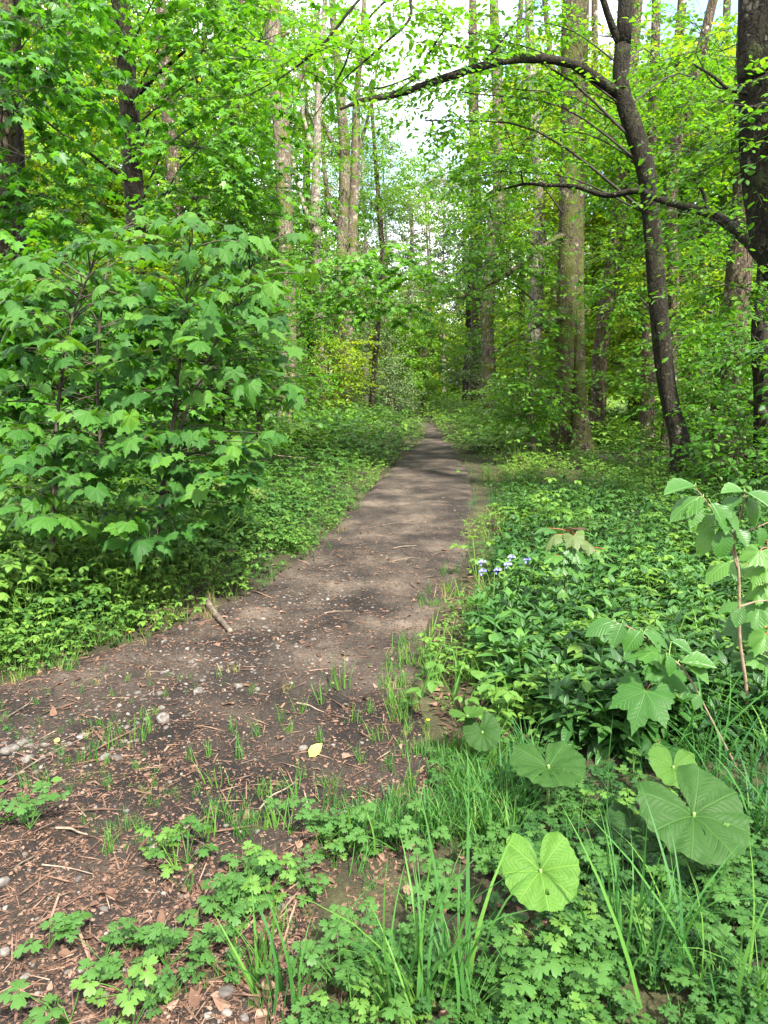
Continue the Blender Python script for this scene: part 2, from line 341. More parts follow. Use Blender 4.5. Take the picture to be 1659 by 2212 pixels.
def twigs(g, P, R, mat=0):
    """many thin three-sided twigs at once: P (N,m,3), R (m,) or (N,m)"""
    N_, m, _ = P.shape
    if N_ == 0: return
    T = nrm(P[:, -1]-P[:, 0]); u = nrm(np.cross(T, np.array([.31, .22, .92]))); v = np.cross(T, u)
    R = np.broadcast_to(R, (N_, m)); V = []
    for a in (0, 2.094, 4.189): V.append(P+R[..., None]*(math.cos(a)*u+math.sin(a)*v)[:, None, :])
    V = np.stack(V, 2).reshape(N_, m*3, 3)
    f = []
    for i in range(m-1):
        for j in range(3):
            a = i*3+j; b = i*3+(j+1) % 3; f += [(a, b, a+3), (b, b+3, a+3)]
    F = np.array(f)[None]+(np.arange(N_)*m*3)[:, None, None]
    g.add(V.reshape(-1, 3), F.reshape(-1, 3), mat)

# ------------------------------------------------------------------ leaf shapes: stalk end at the origin, tip along +Y, upper side +Z
def fan(outline, rings=(.5, 1), bend=None, c=(0, 0)):
    o = np.asarray(outline, float); c = np.asarray(c, float); n = len(o); V = [np.append(c, 0)]
    for r in rings: V += [np.append(c+(p-c)*r, 0) for p in o]
    V = np.array(V); F = []
    for j in range(n-1): F.append((0, 1+j, 2+j))
    for k in range(len(rings)-1):
        for j in range(n-1):
            a = 1+k*n+j; F += [(a, a+n, a+1), (a+1, a+n, a+n+1)]
    UV = V[:, :2].copy()
    if bend is not None: V[:, 2] = bend(V[:, 0], V[:, 1])
    return V, np.array(F), UV
def palm_outline(detail, lobes=((0, 1.), (.80, .92), (-.80, .92), (1.62, .62), (-1.62, .62)), depth=.38, teeth=.05, width=.42):
    th = np.linspace(-2.55, 2.55, detail); r = np.zeros(detail)
    for a, L in lobes: r = np.maximum(r, L*(1-depth*np.clip(np.abs(th-a)/width, 0, 1)**.85))
    if teeth: r = r*(1+teeth*np.where(np.arange(detail) % 2 == 0, 1, -1)*(np.abs(th) < 2.3))
    r = r*np.where(np.abs(th) > 2.3, .75, 1)
    return [(math.sin(a)*q, math.cos(a)*q) for a, q in zip(th, r)][::-1]
def droop(k, fold=.0, wave=0.):
    return lambda x, y: -k*(x*x+y*y)-fold*np.abs(x)+wave*np.sin(7*np.arctan2(x, y))*np.sqrt(x*x+y*y)
SYC_HI = [fan(palm_outline(41), (.35, .7, 1), droop(k, f, w_)) for k, f, w_ in ((.28, -.1, .03), (.16, .12, .04), (.45, .05, .03))]
SYC_HI += [fan([(x*sx+kx*y, y*sy) for x, y in palm_outline(41, lobes, dp, .06, wd)], (.35, .7, 1), droop(k, f, w_)) for lobes, dp, wd, sx, sy, kx, k, f, w_ in (
    (((0, 1.), (.72, .8), (-.9, .95), (1.5, .5), (-1.7, .6)), .33, .46, .95, 1.05, .12, .3, .22, .07), (((0, .92), (.9, .95), (-.8, .85), (1.7, .7), (-1.6, .5)), .45, .4, 1.08, .92, -.1, .22, -.22, .06),
    (((0, 1.), (.8, .7), (-.75, .72), (1.5, .4), (-1.5, .4)), .4, .45, .9, 1.1, .0, .6, .3, .05), (((0, .95), (.78, .9), (-.82, .9), (1.6, .62), (-1.6, .62)), .3, .5, 1., 1., .05, .05, .45, .08))]
_sl = [(math.sin(a)*r, math.cos(a)*r) for a, r in ((2.4, .35), (1.62, .66), (1.2, .5), (.8, .92), (.42, .58), (0, 1), (-.42, .58), (-.8, .92), (-1.2, .5), (-1.62, .66), (-2.4, .35))]
SYC_LO = [fan(_sl, (1,), droop(.25, .1)), fan(_sl, (1,), droop(.1, .28))]
def ovate(n, wid, fold, curl, peak=.42, teeth=0.):
    t = np.linspace(0, 1, n); wd = wid*np.sin(math.pi*t**(math.log(.5)/math.log(peak)))**.9; V = [(0, 0, 0)]
    mid = []; L = []; R_ = []
    V = []
    for i in range(n):
        z = -curl*t[i]**2; s = 1+(teeth if i % 2 else -teeth)
        V += [(0, t[i], z), (-wd[i]*s, t[i], z+fold*wd[i]), (wd[i]*s, t[i], z+fold*wd[i])]
    F = []
    for i in range(n-1):
        a = 3*i; b = a+3
        F += [(a, b, b+1), (a, b+1, a+1), (a, b+2, b), (a, a+2, b+2)]
    V = np.array(V); return V, np.array(F), V[:, :2].copy()
BEECH = [ovate(4, .3, .25, .12), ovate(4, .27, -.1, .28)]
HAZEL = [ovate(11, .40, .3, .35, .5, .08), ovate(11, .38, -.15, .6, .5, .08), ovate(11, .36, .5, .2, .5, .08)]
LANCE = [ovate(5, .17, .35, .2), ovate(5, .2, .3, .35)]
OVAL = [ovate(5, .34, .25, .2, .45), ovate(5, .3, .1, .35, .45)]
_d = np.array([(0, 0, 0), (-.33, .5, .08), (.33, .5, .08), (0, 1, -.12)]); TINY = [(_d, np.array([(0, 2, 1), (1, 2, 3)]), _d[:, :2].copy())]
def blade(n, bend, wid):
    t = np.linspace(0, 1, n); V = []
    for q in t:
        a = bend*q; y = math.sin(a)/max(bend, 1e-3); z = (1-math.cos(a))/max(bend, 1e-3)
        # +Z up: starts upright, bends over towards +Y
        V += [(-wid*(1-q**1.6), z, y), (wid*(1-q**1.6), z, y)]
    F = []
    for i in range(n-1): a = 2*i; F += [(a, a+1, a+2), (a+1, a+3, a+2)]
    V = np.array(V); return V, np.array(F), V[:, :2].copy()
def merge(parts):
    """join (tpl, R, P) triples into one shape"""
    V = []; F = []; U = []; n = 0
    for (v, f, u), R, P in parts:
        V.append(v@np.asarray(R).T+P); F.append(f+n); U.append(u); n += len(v)
    return np.concatenate(V), np.concatenate(F), np.concatenate(U)
def rotz(a, s=1):
    c, q = math.cos(a)*s, math.sin(a)*s; return np.array([[c, -q, 0], [q, c, 0], [0, 0, s]])
def yawpitch(yaw, pitch, s=1):
    """leaf pointing outward at yaw, raised by pitch"""
    a = np.array([math.cos(yaw)*math.cos(pitch), math.sin(yaw)*math.cos(pitch), math.sin(pitch)])
    return frames(a, np.array([0, 0, 1.0]) if abs(pitch) < 1.4 else np.array([math.cos(yaw), math.sin(yaw), .2]), np.array(s))
def stalk(p, q, r=.004):
    g = Geo(); tube(g, np.array([p, (np.asarray(p)+q)/2+[0, 0, .01], q]), [r, r*.8, r*.6], 3, cap=False); a = g.arrays(); return (a[0], a[1], a[2])
I3 = np.eye(3)

def shoot_mercury(rng, lo=False):
    """upright shoot with whorls of broad lance-shaped leaves"""
    P = []; h = rng.uniform(.16, .27); lean = rng.normal(0, .03, 2)
    if not lo: P.append((stalk((0, 0, 0), np.array([lean[0], lean[1], h]), .004), I3, np.zeros(3)))
    y0 = rng.uniform(0, 6)
    for k in range(5 if not lo else 3):
        z = h*(1-.17*k) if k else h; q = z/h
        for j in range(2):
            yaw = y0+k*1.57+j*math.pi+rng.normal(0, .2); L = rng.uniform(.085, .12)*(.7 if k == 0 else 1)
            P.append((LANCE[rng.integers(2)], yawpitch(yaw, (.75 if k == 0 else .25-.12*k)+rng.normal(0, .15), L), np.array([lean[0]*q, lean[1]*q, z])))
    if not lo:
        for j in range(3): P.append((LANCE[0], yawpitch(y0+.8+j*2.1, 1.0, .05), np.array([lean[0], lean[1], h])))
    return merge(P)
def shoot_trifol(rng, h0, n, size, tpl, lo=False):
    """herb with three-part leaves on arching stalks"""
    P = []
    for i in range(n):
        yaw = rng.uniform(0, 6.28); r = rng.uniform(.02, .13)*h0/.2; z = h0*rng.uniform(.45, 1.1)
        q = np.array([math.cos(yaw)*r, math.sin(yaw)*r, z])
        if not lo: P.append((stalk((0, 0, 0), q, .0025), I3, np.zeros(3)))
        for d in (-1.15, 0, 1.15):
            P.append((tpl[rng.integers(len(tpl))], yawpitch(yaw+d, rng.normal(-.05, .22), size*rng.uniform(.8, 1.2)*(1.15 if d == 0 else 1)), q))
    return merge(P)
_lob = [(math.sin(a)*r, math.cos(a)*r) for a, r in ((2.5, .3), (1.75, .62), (1.4, .78), (1.15, .66), (.9, .42), (.72, .8), (.45, 1.0), (.25, .82), (0, 1.02), (-.25, .82), (-.45, 1.), (-.72, .8), (-.9, .42), (-1.15, .66), (-1.4, .78), (-1.75, .62), (-2.5, .3))]
LOBED = [fan(_lob, (.5, 1), droop(.15, -.12)), fan(_lob, (.5, 1), droop(.3, .05))]
def shoot_buttercup(rng, n=5, lo=False):
    P = []
    for i in range(n):
        yaw = rng.uniform(0, 6.28); r = rng.uniform(.02, .1); z = rng.uniform(.03, .12)
        q = np.array([math.cos(yaw)*r, math.sin(yaw)*r, z]); P.append((stalk((0, 0, 0), q, .002), I3, np.zeros(3)))
        s = rng.uniform(.016, .029)
        for d in (-1.5, 0, 1.5):
            e = q+np.array([math.cos(yaw+d), math.sin(yaw+d), .1])*s*(.75 if d == 0 else .35)
            P.append((stalk(q, e, .001), I3, np.zeros(3)))
            P.append((LOBED[rng.integers(2)], yawpitch(yaw+d, rng.normal(.1, .3), s), e))
    return merge(P)
def tuft(rng, n, h, spread, wid, bend=(.3, 1.6)):
    P = []
    for i in range(n):
        b = blade(6, rng.uniform(*bend), wid/h*rng.uniform(.7, 1.3)); s = h*rng.uniform(.45, 1.1); yaw = rng.uniform(0, 6.28)
        lean = rng.normal(0, .16, 2)
        R = rotz(yaw, s)@np.array([[1, 0, lean[0]], [0, 1, lean[1]], [0, 0, 1]])
        P.append((b, R, np.array([*(rng.normal(0, spread, 2)), 0])))
    return merge(P)
def fern_frond(rng):
    P = []; 
    for t in np.linspace(.12, 1, 16):
        p = np.array([0, t*.9, .5*t-.42*t*t]); L = .2*(1-t)**.7+.03
        for s in (-1, 1):
            a = np.array([s*1.0, .45, -.15]); P.append((LANCE[0], frames(a, np.array([0, -.2, 1.]), np.array(L)), p))
    return merge(P)
# ------------------------------------------------------------------ ground and path
def grid(xs, ys, zfun, keep=None):
    X, Y = np.meshgrid(xs, ys); Z = zfun(X, Y); n = len(xs); m = len(ys)
    V = np.stack([X, Y, Z], -1).reshape(-1, 3); i, j = np.meshgrid(np.arange(m-1), np.arange(n-1), indexing='ij'); a = (i*n+j).ravel()
    if keep is not None:
        k = keep(X, Y); c = (k[:-1, :-1] & k[1:, :-1] & k[:-1, 1:] & k[1:, 1:]).ravel(); a = a[c]
    F = np.concatenate([np.stack([a, a+1, a+n], -1), np.stack([a+1, a+n+1, a+n], -1)])
    u, inv = np.unique(F.ravel(), return_inverse=True)
    return V[u], inv.reshape(-1, 3)
xs = np.sinh(np.linspace(-5.4, 5.4, 300))*1.5; xs = xs[np.abs(xs) < 118]
ys = np.concatenate([-np.sinh(np.linspace(3.2, .05, 30))*1.5, np.sinh(np.linspace(.02, 4.35, 250))*3.2])
def zg(X, Y):
    s = sdist(X, Y); return hgt(X, Y, s)-.05*sst(.06, -.06, s)
g = Geo(); g.add(*grid(xs, ys, zg)); tag(link('forest_floor', g.mesh('forest_floor', ['soil_wood'])), kind='structure')
def micro(X, Y):
    near = sst(14, 3, Y)
    return (.05*(fbm(X*2.2, Y*2.2, 31)-.47)+.06*(fbm(X*8, Y*8, 33)-.47)*(.25+.75*near)+.03*(fbm(X*26, Y*26, 35, 3)-.45)*near)
def zp(X, Y):
    s = sdist(X, Y); return hgt(X, Y, s)+.008+micro(X, Y)*sst(.1, -.25, s)-.04*sst(-.05, .13, s)
xs = np.linspace(-5.5, 2.6, 420); ys = np.concatenate([np.linspace(-1.2, 1.4, 30), np.linspace(1.42, 5.5, 260), np.geomspace(5.52, 33, 190)])
def kp(X, Y): return sdist(X, Y) < .12+.16*(fbm(X*3, Y*3, 41)-.47)*2
g = Geo(); g.add(*grid(xs, ys, zp, kp)); tag(link('path', g.mesh('path', ['soil_path'])), kind='structure')
def surf(x, y):
    """height of whatever one stands on"""
    x = np.asarray(x, float); y = np.asarray(y, float); s = sdist(x, y)
    return np.where(s < .1, hgt(x, y, s)+.008+micro(x, y)*sst(.1, -.25, s)-.04*sst(-.05, .13, s), hgt(x, y, s))
def surf1(x, y): return float(surf(np.array([x]), np.array([y]))[0])
def gp(px, py):
    z = 0.
    for k in range(6):
        d = ray(px, py); p = CAM+d*((z-CAM[2])/d[2]); z = surf1(p[0], p[1])
    return np.array([p[0], p[1], z])

# points in view on the ground, roughly even per picture area
def scatter(n, y0, y1, rng, power=1.0, wide=1.12):
    u = rng.uniform(0, 1, n)
    if power == 1: y = 1/((1-u)/y0+u/y1)
    elif power == 0: y = np.sqrt(y0**2+u*(y1**2-y0**2))
    else: y = np.exp(np.log(y0)+u*(np.log(y1)-np.log(y0)))
    w_ = TX*wide*y; x = rng.uniform(-1, 1, n)*w_
    # the same cover for a step to either side of the picture
    k = rng.uniform(0, 1, n) < 1.4/w_; e = np.where(rng.uniform(0, 1, n) < .5, -1, 1)*(w_+rng.uniform(0, 1.4, n))
    return np.append(x, e[k]), np.append(y, y[k])
def plant(g, tpls, x, y, rng, smin, smax, mat=0, tint=None, z=None, tilt=.12):
    n = len(x); z = surf(x, y) if z is None else z
    idx = rng.integers(0, len(tpls), n); yaw = rng.uniform(0, 6.28, n); sc = rng.uniform(smin, smax, n) if np.isscalar(smin) else smin
    c, s = np.cos(yaw), np.sin(yaw); R = np.zeros((n, 3, 3)); R[:, 0, 0] = c; R[:, 0, 1] = -s; R[:, 1, 0] = s; R[:, 1, 1] = c; R[:, 2, 2] = 1
    K = np.tile(np.eye(3), (n, 1, 1)); K[:, 0, 2] = rng.normal(0, tilt, n); K[:, 1, 2] = rng.normal(0, tilt, n)
    R = K@R*sc[:, None, None]
    t = np.clip(rng.normal(.45, .2, n), 0, 1) if tint is None else tint
    P = np.stack([x, y, z-.005], -1)
    for k in range(len(tpls)):
        q = idx == k; g.inst(tpls[k], R[q], P[q], mat, t[q])
# ------------------------------------------------------------------ trees
def sprays(g, org, dirs, L, m, tpl, size, rng, tint, droopk=.35, az=(35, 80), pitch=(-.35, .25), nj=.35, tw=.004, wood=1, leafm=0, tj=.14):
    """leafy branchlets: leaves set alternately along a drooping twig, tint per branchlet"""
    n = len(org)
    if n == 0: return
    t = np.linspace(.08, 1, m); D = nrm(dirs); up = np.array([0, 0, 1.])
    line = lambda q: org[:, None, :]+D[:, None, :]*(L[:, None]*q)[..., None]-up*(droopk*L[:, None]*q*q)[..., None]
    twigs(g, line(np.linspace(0, 1, 3)[None, :]), np.array([tw, tw*.7, tw*.3]), wood)
    P = line(t[None, :]+rng.normal(0, .03, (n, m)))
    s = nrm(np.cross(D, up)+1e-6); sign = np.where(np.arange(m) % 2 == 0, 1, -1)*1.0
    a = np.radians(rng.uniform(*az, (n, m)))*sign[None]; a[:, -1] *= .2
    ax = D[:, None, :]*np.cos(a)[..., None]+s[:, None, :]*np.sin(a)[..., None]+up*rng.normal(pitch[0], pitch[1], (n, m))[..., None]
    nr = up+rng.normal(0, nj, (n, m, 3))
    sc = size*rng.uniform(.6, 1.15, (n, m)); sc[:, -1] *= .85
    ax = nrm(ax); P = P+ax*sc[..., None]*.25
    R = frames(ax.reshape(-1, 3), nr.reshape(-1, 3), sc.ravel()); P = P.reshape(-1, 3)
    tt = np.clip((tint[:, None]+rng.normal(0, tj, (n, m))).ravel(), 0, 1)
    idx = rng.integers(0, len(tpl), len(P))
    for k in range(len(tpl)):
        q = idx == k; g.inst(tpl[k], R[q], P[q], leafm, tt[q])
KIND = {  # leaf shapes, leaf length, spray length, leaves per spray, droop, pitch of the leaves, branch radius
    'sycamore': dict(tpl=SYC_LO, size=.1, L=.55, m=9, droopk=.3, pitch=(-.55, .25), nj=.35),
    'beech': dict(tpl=BEECH, size=.105, L=.6, m=12, droopk=.2, pitch=(-.2, .25), nj=.35),
    'fine': dict(tpl=BEECH, size=.05, L=.4, m=14, droopk=.1, pitch=(0., .5), nj=.8),
    'far': dict(tpl=TINY, size=.15, L=.9, m=12, droopk=.25, pitch=(-.3, .4), nj=.6),
    'farfine': dict(tpl=TINY, size=.085, L=.7, m=16, droopk=.25, pitch=(-.2, .5), nj=.8),
}
def blob(g, c, r, nb, nsp, kind, rng, tint=.5, start=None, wood=1, size=1., bare=1.):
    K = KIND[kind]; r = np.asarray(r, float)
    i = np.arange(nb)+.5; ph = np.arccos(1-2*i/nb); th = math.pi*(1+5**.5)*i+rng.uniform(0, 6)
    d = np.stack([np.cos(th)*np.sin(ph), np.sin(th)*np.sin(ph), np.cos(ph)], -1)+rng.normal(0, .18, (nb, 3))
    e = c+nrm(d)*r*rng.uniform(.55, 1.08, (nb, 1))
    o = np.tile(c if start is None else start, (nb, 1)); o = o*.75+(c)*.25 if start is not None else o
    mid = (o+e)/2+np.array([0, 0, .12])*r[2]+rng.normal(0, .06, (nb, 3))*r
    br = np.stack([o, mid, e], 1); ln = np.linalg.norm(e-o, axis=1)
    twigs(g, br, np.clip(ln[:, None]*np.array([.007, .005, .0025]), .0025, .02), wood)
    n = nb*nsp; k = np.repeat(np.arange(nb), nsp); t = rng.uniform(.3, 1.0, n); t[::nsp] = 1.
    org = (o[k]*((1-t)**2)[:, None]+2*mid[k]*(t*(1-t))[:, None]+e[k]*(t*t)[:, None])
    dv = nrm(e[k]-o[k])*np.array([1, 1, .35])+rng.normal(0, .55, (n, 3))*np.array([1, 1, .35])
    hz = (org[:, 2]-c[2])/max(r[2], .1)
    tt = np.clip(tint+rng.normal(0, .13, n), 0, 1)
    keep = rng.uniform(0, 1, n) < bare
    sprays(g, org[keep], dv[keep], (K['L']*rng.uniform(.6, 1.3, n))[keep], K['m'], K['tpl'], K['size']*size, rng, tt[keep], K['droopk'], pitch=K['pitch'], nj=K['nj'], wood=wood)
BLOBN = 0
def tree(name, label, cat, line, blobs, kind='beech', leaf='crown_beech', bark='bark_brown', wood='twig_brown', seed=1, group=None, tint=.5, up=5, limbs=True, size=1., k=12, flare=1.45, limb_lines=(), topthin=.6, bare=1.):
    """line: trunk centre as (px, py, depth, radius) from low to high; blobs: (px, py, depth, rx, ry, rz, branches, sprays)"""
    rng = np.random.default_rng(seed)
    pts = [at(a, b, c) for a, b, c, r in line]; rad = [r for *_, r in line]
    x, y = pts[0][0], pts[0][1]; z0 = surf1(x, y)
    dirn = nrm(pts[1]-pts[0]) if len(pts) > 1 else np.array([0, 0, 1.])
    if pts[0][2] > z0+.3:
        bx = x-dirn[0]*.3; pts = [np.array([bx, y, z0-.15]), np.array([bx+.01, y, z0+.22])]+pts; rad = [rad[0]*flare*1.15, rad[0]*flare*.88]+rad
    else: pts = [np.array([x, y, z0-.15])]+pts[1:] if len(pts) > 1 else pts; rad[0] *= flare
    if up:  # the trunk goes on above the picture
        d = nrm(pts[-1]-pts[-2]); d = nrm(d+np.array([0, 0, .6])); pts.append(pts[-1]+d*up); rad.append(rad[-1]*topthin)
    T = spline(pts, 46); RR = np.interp(np.linspace(0, len(rad)-1, 46), np.arange(len(rad)), rad)
    base = np.array([pts[0][0], pts[0][1], z0]); root = thing(name, label, cat, base, group)
    g = Geo(); tube(g, T, RR, max(k, 14 if RR[0] > .12 else k), 0, lump=.28, seed=seed, roots=.42 if RR[0] > .12 else 0)
    for q in range(4 if RR[0] > .1 else 0):   # broken stubs and knots
        i = int(rng.integers(10, 40)); a = rng.uniform(0, 6.28); d = np.array([math.cos(a), math.sin(a), rng.uniform(.1, .6)]); L = RR[i]*rng.uniform(1.15, 2.2)
        tube(g, np.array([T[i], T[i]+d*L*.7, T[i]+d*L]), np.array([.5, .34, .22])*RR[i]*rng.uniform(.5, .9), 6, 0)
    part('trunk', g, [bark], root)
    for q, ll in enumerate(limb_lines):   # limbs the photo shows clearly
        g = Geo(); P = [at(a, b, c) for a, b, c, r in ll]; R_ = [r for *_, r in ll]; n = 10*len(P)
        tube(g, spline(P, n), np.interp(np.linspace(0, len(P)-1, n), np.arange(len(P)), R_), 8, 0, lump=.2, seed=seed+q); part('limb', g, [bark], root)
    g = Geo()
    for b in blobs:
        px, py, Y, rx, ry, rz, nb, nsp = b[:8]; c = at(px, py, Y)
        dist = np.hypot(T[:, 0]-c[0], T[:, 1]-c[1]); want = c[2]-.35*dist.min()
        i = int(np.argmin(np.abs(T[:, 2]-want)+.3*dist)); i = max(i, 6); s = T[i]
        if limbs and rx > .42:
            m = (s+c)/2; m[2] += .12*np.linalg.norm(c-s); ln = np.linalg.norm(c-s)
            r0 = min(RR[i]*.3, .005*ln+.005)
            tube(g, spline([s, m+rng.normal(0, .08, 3)*ln*.4, c], 9), np.linspace(r0, r0*.35, 9), 5, 1, cap=False)
        blob(g, c, (rx, ry, rz), nb, nsp, b[8] if len(b) > 8 else kind, rng, b[9] if len(b) > 9 else tint, size=size, bare=bare)
    if g.n: part('crown', g, [leaf, wood], root)
    return root
# ------------------------------------------------------------------ the trees, near to far
SB = (1, 1)
# left side
tree('sycamore_tree', 'sycamore tree with nearly black straight trunk behind the big-leaved sycamore shrub', 'tree',
     [(304, 760, 13.5, .19), (303, 650, 13.5, .18), (291, 450, 13.5, .165), (276, 200, 13.5, .15), (262, 20, 13.5, .145)],
     [(440, 110, 11.5, .9, .9, .6, 15, 3), (520, 230, 11.5, 1.0, 1, .6, 17, 3), (430, 320, 11.2, 1.1, .9, .6, 18, 3), (440, 40, 12, .8, .8, .6, 12, 3),
      (560, 90, 12.5, 1.2, 1, .8, 15, 3), (200, 210, 14.6, 1., .8, .6, 14, 3), (420, 430, 12, .9, .8, .5, 14, 3), (540, 400, 12.5, 1.2, 1, .6, 17, 3), (190, 60, 14.6, 1, .8, .6, 12, 3), (330, 230, 14.8, .9, .7, .5, 11, 3),
      (420, -90, 12, 1.6, 1.4, .8, 22, 3), (180, -80, 12, 1.6, 1.4, .8, 22, 3)],
     'sycamore', 'crown_sycamore', 'bark_dark', 'twig_dark', 11, tint=.6,
     limb_lines=[[(300, 560, 13.5, .05), (345, 500, 13.2, .04), (420, 470, 12.8, .03), (500, 430, 12.5, .015)], [(276, 230, 13.5, .05), (330, 170, 13.2, .04), (400, 110, 12.5, .02)], [(290, 400, 13.5, .04), (220, 350, 13, .03), (110, 270, 12.5, .018), (70, 225, 12.3, .01)]])
tree('sycamore_tree', 'thick brown trunked tree at the left edge with white lichen patches', 'tree',
     [(14, 800, 9.5, .17), (10, 600, 9.5, .16), (6, 380, 9.5, .155), (4, 150, 9.5, .15), (0, 0, 9.5, .14)],
     [(90, 60, 8.6, .8, .8, .5, 14, 3), (40, 200, 8.2, .6, .7, .4, 10, 3), (140, 180, 9.2, .6, .6, .4, 11, 3), (60, 340, 8.5, .7, .6, .35, 11, 3), (110, 0, 9, .6, .7, .4, 10, 3), (60, 500, 8.4, .7, .6, .35, 11, 3), (-60, 120, 9, .8, .8, .5, 10, 3), (120, 430, 9.2, .6, .6, .35, 10, 3)],
     'sycamore', 'crown_sycamore', 'bark_brown', 'twig_dark', 12, tint=.3)
tree('thin_tree', 'slim black trunk close beside the lichen-spotted trunk at the left edge', 'tree',
     [(52, 760, 10.6, .07), (46, 500, 10.6, .065), (40, 250, 10.6, .06), (34, 60, 10.6, .055)], [(100, -40, 10.6, 1., .8, .5, 12, 3)], 'sycamore', 'crown_sycamore', 'bark_dark', 'twig_dark', 13, tint=.4)
tree('grey_trunk_tree', 'slender grey trunk half hidden in leaves right of the black sycamore trunk', 'tree',
     [(395, 760, 17, .15), (385, 520, 17, .14), (366, 280, 17, .13), (350, 60, 17, .12)],
     [(430, 430, 16.5, 1.6, 1.2, .9, 22, 3), (180, 330, 17.5, 1.5, 1.2, .9, 19, 3), (470, 30, 17.5, 1.5, 1.2, .9, 17, 3), (510, 200, 18, 1.2, 1.2, 1, 17, 3), (280, 520, 16.5, 1.6, 1.2, .7, 20, 3), (180, 480, 16, 1.3, 1.2, .7, 16, 3)],
     'sycamore', 'crown_lime', 'bark_brown', 'twig_dark', 14, tint=.65)
tree('hawthorn_bush', 'small-leaved hawthorn bush between the sycamore shrub and the tall lichen-grey trunk', 'bush',
     [(560, 900, 13, .05), (555, 700, 13, .04), (545, 560, 13, .03)],
     [(500, 480, 12.6, .8, .7, .55, 24, 5), (580, 560, 12.6, .9, .8, .6, 28, 5), (470, 600, 12.8, .9, .8, .6, 24, 5), (560, 690, 12.8, .8, .8, .6, 26, 5), (600, 800, 13, .7, .7, .5, 18, 5), (460, 740, 12.8, .8, .8, .6, 20, 5), (510, 830, 13, .7, .7, .5, 18, 5)],
     'fine', 'crown_beech', 'bark_dark', 'twig_dark', 15, tint=.42, up=0)
tree('ash_tree', 'tall lichen-grey trunk with flaking patches, left of the path beyond the hawthorn bush', 'tree',
     [(620, 905, 20, .21), (622, 760, 20, .2), (620, 600, 20, .2), (614, 420, 20, .2), (606, 250, 20, .21), (592, 120, 20, .215), (588, 0, 20, .2)],
     [(540, 20, 20.5, 1.3, 1.1, .9, 20, 3), (670, 330, 21.5, 1.0, .8, .5, 12, 3), (690, 60, 20, 1.3, 1.3, .9, 14, 2), (550, 330, 21.5, 1.2, 1, .8, 18, 3)],
     'beech', 'crown_beech', 'bark_mossy', 'twig_brown', 16, tint=.5, limb_lines=[[(606, 250, 20, .08), (630, 215, 20, .06), (665, 130, 20, .045), (690, 20, 20, .03)]])
tree('forked_tree', 'slim pale grey tree forking into two stems, between the lichen-grey trunk and twin trunks', 'tree',
     [(690, 890, 24, .16), (688, 680, 24, .16), (682, 480, 24, .16), (684, 330, 24, .13), (690, 180, 24, .1), (700, 40, 24, .08)],
     [(650, 520, 23.5, 1.6, 1.3, 1.2, 22, 4), (600, 640, 23, 1.5, 1.2, 1.0, 20, 4), (720, 30, 24, 1.2, 1, 1, 14, 2)], 'beech', 'crown_beech', 'bark_grey', 'twig_brown', 17, tint=.55,
     limb_lines=[[(681, 500, 24, .08), (655, 440, 24, .07), (632, 350, 24, .06), (620, 260, 24, .04)], [(683, 340, 24, .09), (665, 290, 24, .07), (652, 230, 24, .05), (640, 100, 24, .03)]])
tree('twin_trunk_tree', 'left stem of the twin pale brown trunks beside the path', 'tree',
     [(728, 885, 26, .19), (733, 700, 26, .19), (740, 500, 26, .19), (745, 350, 26, .18), (735, 200, 26, .15), (722, 60, 26, .12), (718, 0, 26, .1)],
     [(740, 620, 24.5, 1.4, 1, .9, 22, 4), (700, 740, 25, 1.5, 1, 1, 22, 4), (745, 20, 26, 1.3, 1.3, 1.2, 16, 3), (690, 140, 25, 1.3, 1, 1, 18, 3), (700, 330, 25, 1.2, .9, 1, 16, 3), (660, 240, 26.5, 1.2, 1, 1, 16, 3)], 'beech', 'crown_beech', 'bark_mossy', 'twig_brown', 18, tint=.6,
     limb_lines=[[(741, 500, 26, .1), (712, 450, 26, .09), (703, 380, 26, .07), (690, 300, 26, .05), (660, 230, 26, .03)], [(745, 350, 26, .08), (700, 270, 26, .06), (670, 150, 26, .03)]])
tree('twin_trunk_tree', 'right stem of the twin pale brown trunks, slightly mossy and yellower', 'tree',
     [(751, 885, 27, .18), (752, 700, 27, .18), (760, 520, 27, .18), (768, 350, 27, .15), (772, 200, 27, .12), (785, 40, 27, .08)],
     [(810, 60, 27, 1.4, 1.3, 1.2, 14, 3), (800, 200, 27, 1.3, 1, 1.1, 18, 3), (845, 320, 27.5, 1.3, 1, 1.1, 18, 3), (800, 400, 28.5, 1.2, 1, 1, 18, 3), (870, 200, 28, 1.2, 1, 1, 12, 3)], 'beech', 'crown_beech', 'bark_mossy', 'twig_brown', 19, tint=.6, limb_lines=[[(768, 350, 27, .07), (800, 230, 27, .05), (825, 80, 27, .02)]])
tree('young_tree', 'thin dark leaning stem among pale bushes just left of the path end', 'tree',
     [(803, 880, 24, .09), (808, 800, 24, .085), (818, 690, 24, .07), (822, 600, 24, .05)],
     [(810, 740, 24.5, .9, .9, .8, 18, 4), (790, 640, 24, 1.2, 1, .9, 18, 4), (840, 830, 25, .7, .7, .5, 14, 5)], 'farfine', 'crown_grey', 'bark_dark', 'twig_dark', 20, up=0, tint=.45)
